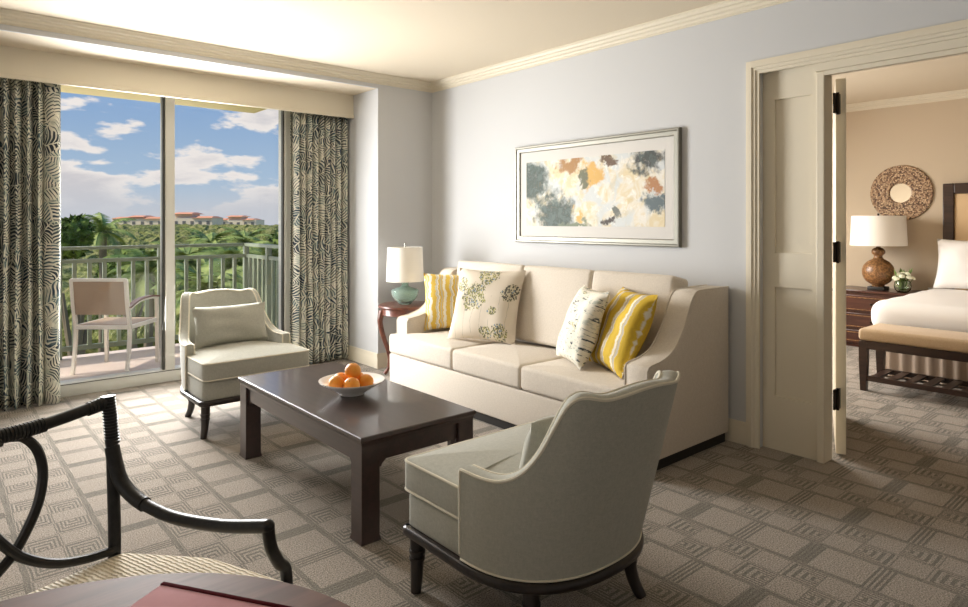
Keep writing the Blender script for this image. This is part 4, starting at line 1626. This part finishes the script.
# the wood beyond: crowns nobody could count
bm = new()
sph = bmesh.new(); bmesh.ops.create_icosphere(sph, subdivisions=2, radius=1)
sv = [v.co.copy() for v in sph.verts]; sf = [[v.index for v in f.verts] for f in sph.faces]; sph.free()
def clump(bm, c, r_, sq, seed):
    off = Vector((seed * 1.3, seed * .7, seed * 2.1))
    vs_ = []
    for p in sv:
        d = 1 + .38 * noise.noise(p * 1.6 + off) + .22 * noise.noise(p * 4 + off)
        vs_.append(bm.verts.new(Vector(c) + Vector((p.x * r_ * d, p.y * r_ * d, p.z * r_ * sq * d))))
    for f in sf:
        bm.faces.new([vs_[i] for i in f])
cnt = 0
for k_ in range(3600):
    d = 45 + 350 * rnd.random() ** 1.6
    px_ = rnd.uniform(-160, 430)
    u = (px_ - 484) / 647.29
    x = (.6516 + u * .7586) * d; y = (.7586 - u * .6516) * d
    top = -4.6 + 3.8 * min(1, (d - 42) / 150) + rnd.uniform(-.9, .6)
    r_ = rnd.uniform(1.1, 2.2) * (1 + d / 300)
    clump(bm, (x, y, top - r_ * .75), r_, .8, k_)
tag(obj('woodland_canopy', bm, M['canopy'], smooth=0), 'dense olive green woodland canopy spreading to the horizon', 'woodland', kind='stuff')


def leafball(bm, c, r_, n_, size, rnd):
    for _ in range(n_):
        d = Vector((rnd.gauss(0, 1), rnd.gauss(0, 1), rnd.gauss(0, 1))).normalized()
        p = Vector(c) + d * r_ * rnd.uniform(.75, 1.08)
        t_ = Vector((rnd.gauss(0, 1), rnd.gauss(0, 1), rnd.gauss(0, .6))).normalized()
        s_ = t_.cross(d + Vector((.01, .02, 0))).normalized()
        s2 = size * rnd.uniform(.6, 1.2)
        bm.faces.new([bm.verts.new(q) for q in (p - t_ * s2, p + s_ * s2 * .5, p + t_ * s2, p - s_ * s2 * .5)])


def at(px_, d, z=0):
    u = (px_ - 484) / 647.29
    return ((.6516 + u * .7586) * d, (.7586 - u * .6516) * d, z)


def ztop(py_, d):
    return 1.4 - (py_ - 221.75) * d / 647.29


def make_tree(px_, py_, d, rw, label, group, seed):
    rnd = random.Random(seed)
    x, y, _ = at(px_, d)
    zt = ztop(py_, d)
    t = thing('leafy_tree', label, 'tree', (x, y, GZ), 0, group)
    ht = zt - GZ
    bm = new(); tube(bm, [(0, 0, 0), (.1, 0, ht * .4), (0, .1, ht * .75)], [.28, .22, .12], 8)
    for k_ in range(5):
        a_ = k_ * 1.26
        tube(bm, [(0, 0, ht * .5), (math.cos(a_) * rw * .5, math.sin(a_) * rw * .5, ht * .78)], [.12, .05], 6)
    obj('trunk', bm, M['bark'], t)
    bm = new()
    for k_ in range(11):
        a_, q = rnd.random() * 2 * PI, rnd.uniform(0, .75) * rw
        r_ = rw * rnd.uniform(.32, .5)
        z = ht - r_ * 1.05 - (q / rw) ** 2 * rw * 1.1 - rnd.random() * rw * .5
        if k_ == 0:
            q = 0; z = ht - r_
        c = (math.cos(a_) * q, math.sin(a_) * q, z)
        clump(bm, c, r_ * .82, .9, seed * 31 + k_)
        leafball(bm, c, r_, 260, .16 * (1 + d / 60), rnd)
    obj('foliage', bm, M['treeleaf'], t, 0)


make_tree(76, 217, 24, 1.15, 'dark green leafy tree just right of the left curtain, above the railing', 'trees beyond the balcony', 3)
make_tree(280, 232, 40, 2.2, 'leafy tree beyond the railing at the right end of the view', 'trees beyond the balcony', 5)
make_tree(132, 246, 38, 1.8, 'low leafy tree behind the balcony chair and left of the mullion', 'trees beyond the balcony', 6)


def make_palm(px_, py_, d, L, label, seed, nf=20):
    rnd = random.Random(seed)
    x, y, _ = at(px_, d)
    zc = ztop(py_, d)
    t = thing('palm_tree', label, 'palm', (x, y, GZ), rnd.random() * 6, 'palms beyond the balcony')
    ht = zc - GZ
    bm = new(); tube(bm, [(.4, 0, 0), (.25, 0, ht * .4), (.05, 0, ht * .8), (0, 0, ht)], [.22, .17, .15, .16], 10)
    obj('trunk', bm, M['bark'], t)
    bm = new()
    for k_ in range(nf):
        a_ = k_ * 2.39996
        el = R(78) - R(105) * (k_ / nf)
        d0 = Vector((math.cos(a_), math.sin(a_), 0))
        p = Vector((0, 0, ht)); pts = [p.copy()]
        e = el
        ns_ = 12
        for j in range(ns_):
            p = p + (d0 * math.cos(e) + Vector((0, 0, math.sin(e)))) * (L / ns_)
            e -= R(7.5)
            pts.append(p.copy())
        tube(bm, pts, [.025 - .018 * j / ns_ for j in range(ns_ + 1)], 4)
        side = Vector((-d0.y, d0.x, 0))
        for j in range(2, ns_ * 3):
            f = j / (ns_ * 3)
            i = min(int(f * ns_), ns_ - 1)
            q = pts[i].lerp(pts[i + 1], f * ns_ - i)
            tg = (pts[i + 1] - pts[i]).normalized()
            ll = L * .30 * math.sin(PI * min(1, f * .85 + .12))
            for s in (-1, 1):
                dr_ = (side * s * .8 + tg * .55 + Vector((0, 0, -.30 - .2 * rnd.random()))).normalized()
                nn = tg * .035 * (L / 2)
                bm.faces.new([bm.verts.new(w2) for w2 in (q - nn, q + dr_ * ll * .5 - nn * .6, q + dr_ * ll, q + dr_ * ll * .5 + nn * .6, q + nn)])
    obj('fronds', bm, M['palmleaf'], t, 0)


make_palm(212, 248, 34, 1.9, 'palm with bright arching fronds just right of the mullion', 11)
make_palm(246, 244, 42, 2.0, 'palm behind the corner post of the railing', 12)
make_palm(103, 232, 30, 1.7, 'spiky palm beside the dark leafy tree on the left', 13, 14)
make_palm(187, 262, 27, 1.8, 'low palm behind the sage armchair\'s back', 14)
make_palm(232, 268, 25, 1.9, 'low palm seen through the balusters near the railing corner', 15)
make_palm(150, 272, 24, 1.8, 'low palm behind the balcony chair\'s arm', 16)
make_palm(272, 258, 32, 2.0, 'palm seen past the right end of the railing', 17)
make_palm(208, 292, 20, 1.8, 'lowest palm, seen between the balusters above the armchair', 18)


def far_hotel(px0, px1, d, pbase, ptop, label, seed):
    rnd = random.Random(seed)
    x0, y0, _ = at(px0, d); x1, y1, _ = at(px1, d)
    zb, zt = ztop(pbase, d), ztop(ptop, d)
    L = math.hypot(x1 - x0, y1 - y0)
    t = thing('resort_building', label, 'building', (x0, y0, GZ), math.atan2(y1 - y0, x1 - x0), 'far buildings on the horizon')
    zb -= GZ; zt -= GZ
    hgt = zt - zb
    bm = new(); box(bm, 0, L, 0, 18, 0, zb + hgt * .62)
    secs = []
    x = 0
    while x < L - 6:
        w2 = rnd.uniform(8, 16)
        x2 = min(L, x + w2)
        hh = rnd.choice((0, .0, .30, .12)) * hgt
        secs.append((x, x2, hh)); x = x2
    for a_, b_, hh in secs:
        if hh:
            box(bm, a_ + 1, b_ - 1, 2, 14, zb + hgt * .4, zb + hgt * .62 + hh)
    obj('walls', bm, M['farwall'], t, 0)
    bm = new()
    for a_, b_, hh in secs:
        z = zb + hgt * .62 + hh
        rings = [[(a_ - .2, -1, z), (b_ + .2, -1, z), (b_ + .2, 19, z), (a_ - .2, 19, z)], [(a_ + 1.5, 6, z + hgt * .15), (b_ - 1.5, 6, z + hgt * .15), (b_ - 1.5, 12, z + hgt * .15), (a_ + 1.5, 12, z + hgt * .15)]]
        ring_loft(bm, rings)
    obj('roof', bm, M['farroof'], t, 0)
    nw = max(3, int(L / 5))
    for k_ in range(min(nw, 24)):
        bm = new()
        cxw = (k_ + .5) * L / nw
        box(bm, cxw - 1, cxw + 1, -.15, 0, zb + hgt * .12, zb + hgt * .38)
        obj('window', bm, M['farwin'], t, 0)


far_hotel(112, 164, 430, 226, 214.0, 'long cream building with orange roofs on the horizon left of the mullion', 3)
far_hotel(172, 212, 420, 226, 213.0, 'cream building with orange roofs on the horizon just right of the mullion', 5)
far_hotel(206, 256, 470, 226, 216.0, 'low orange-roofed building on the horizon toward the right curtain', 6)
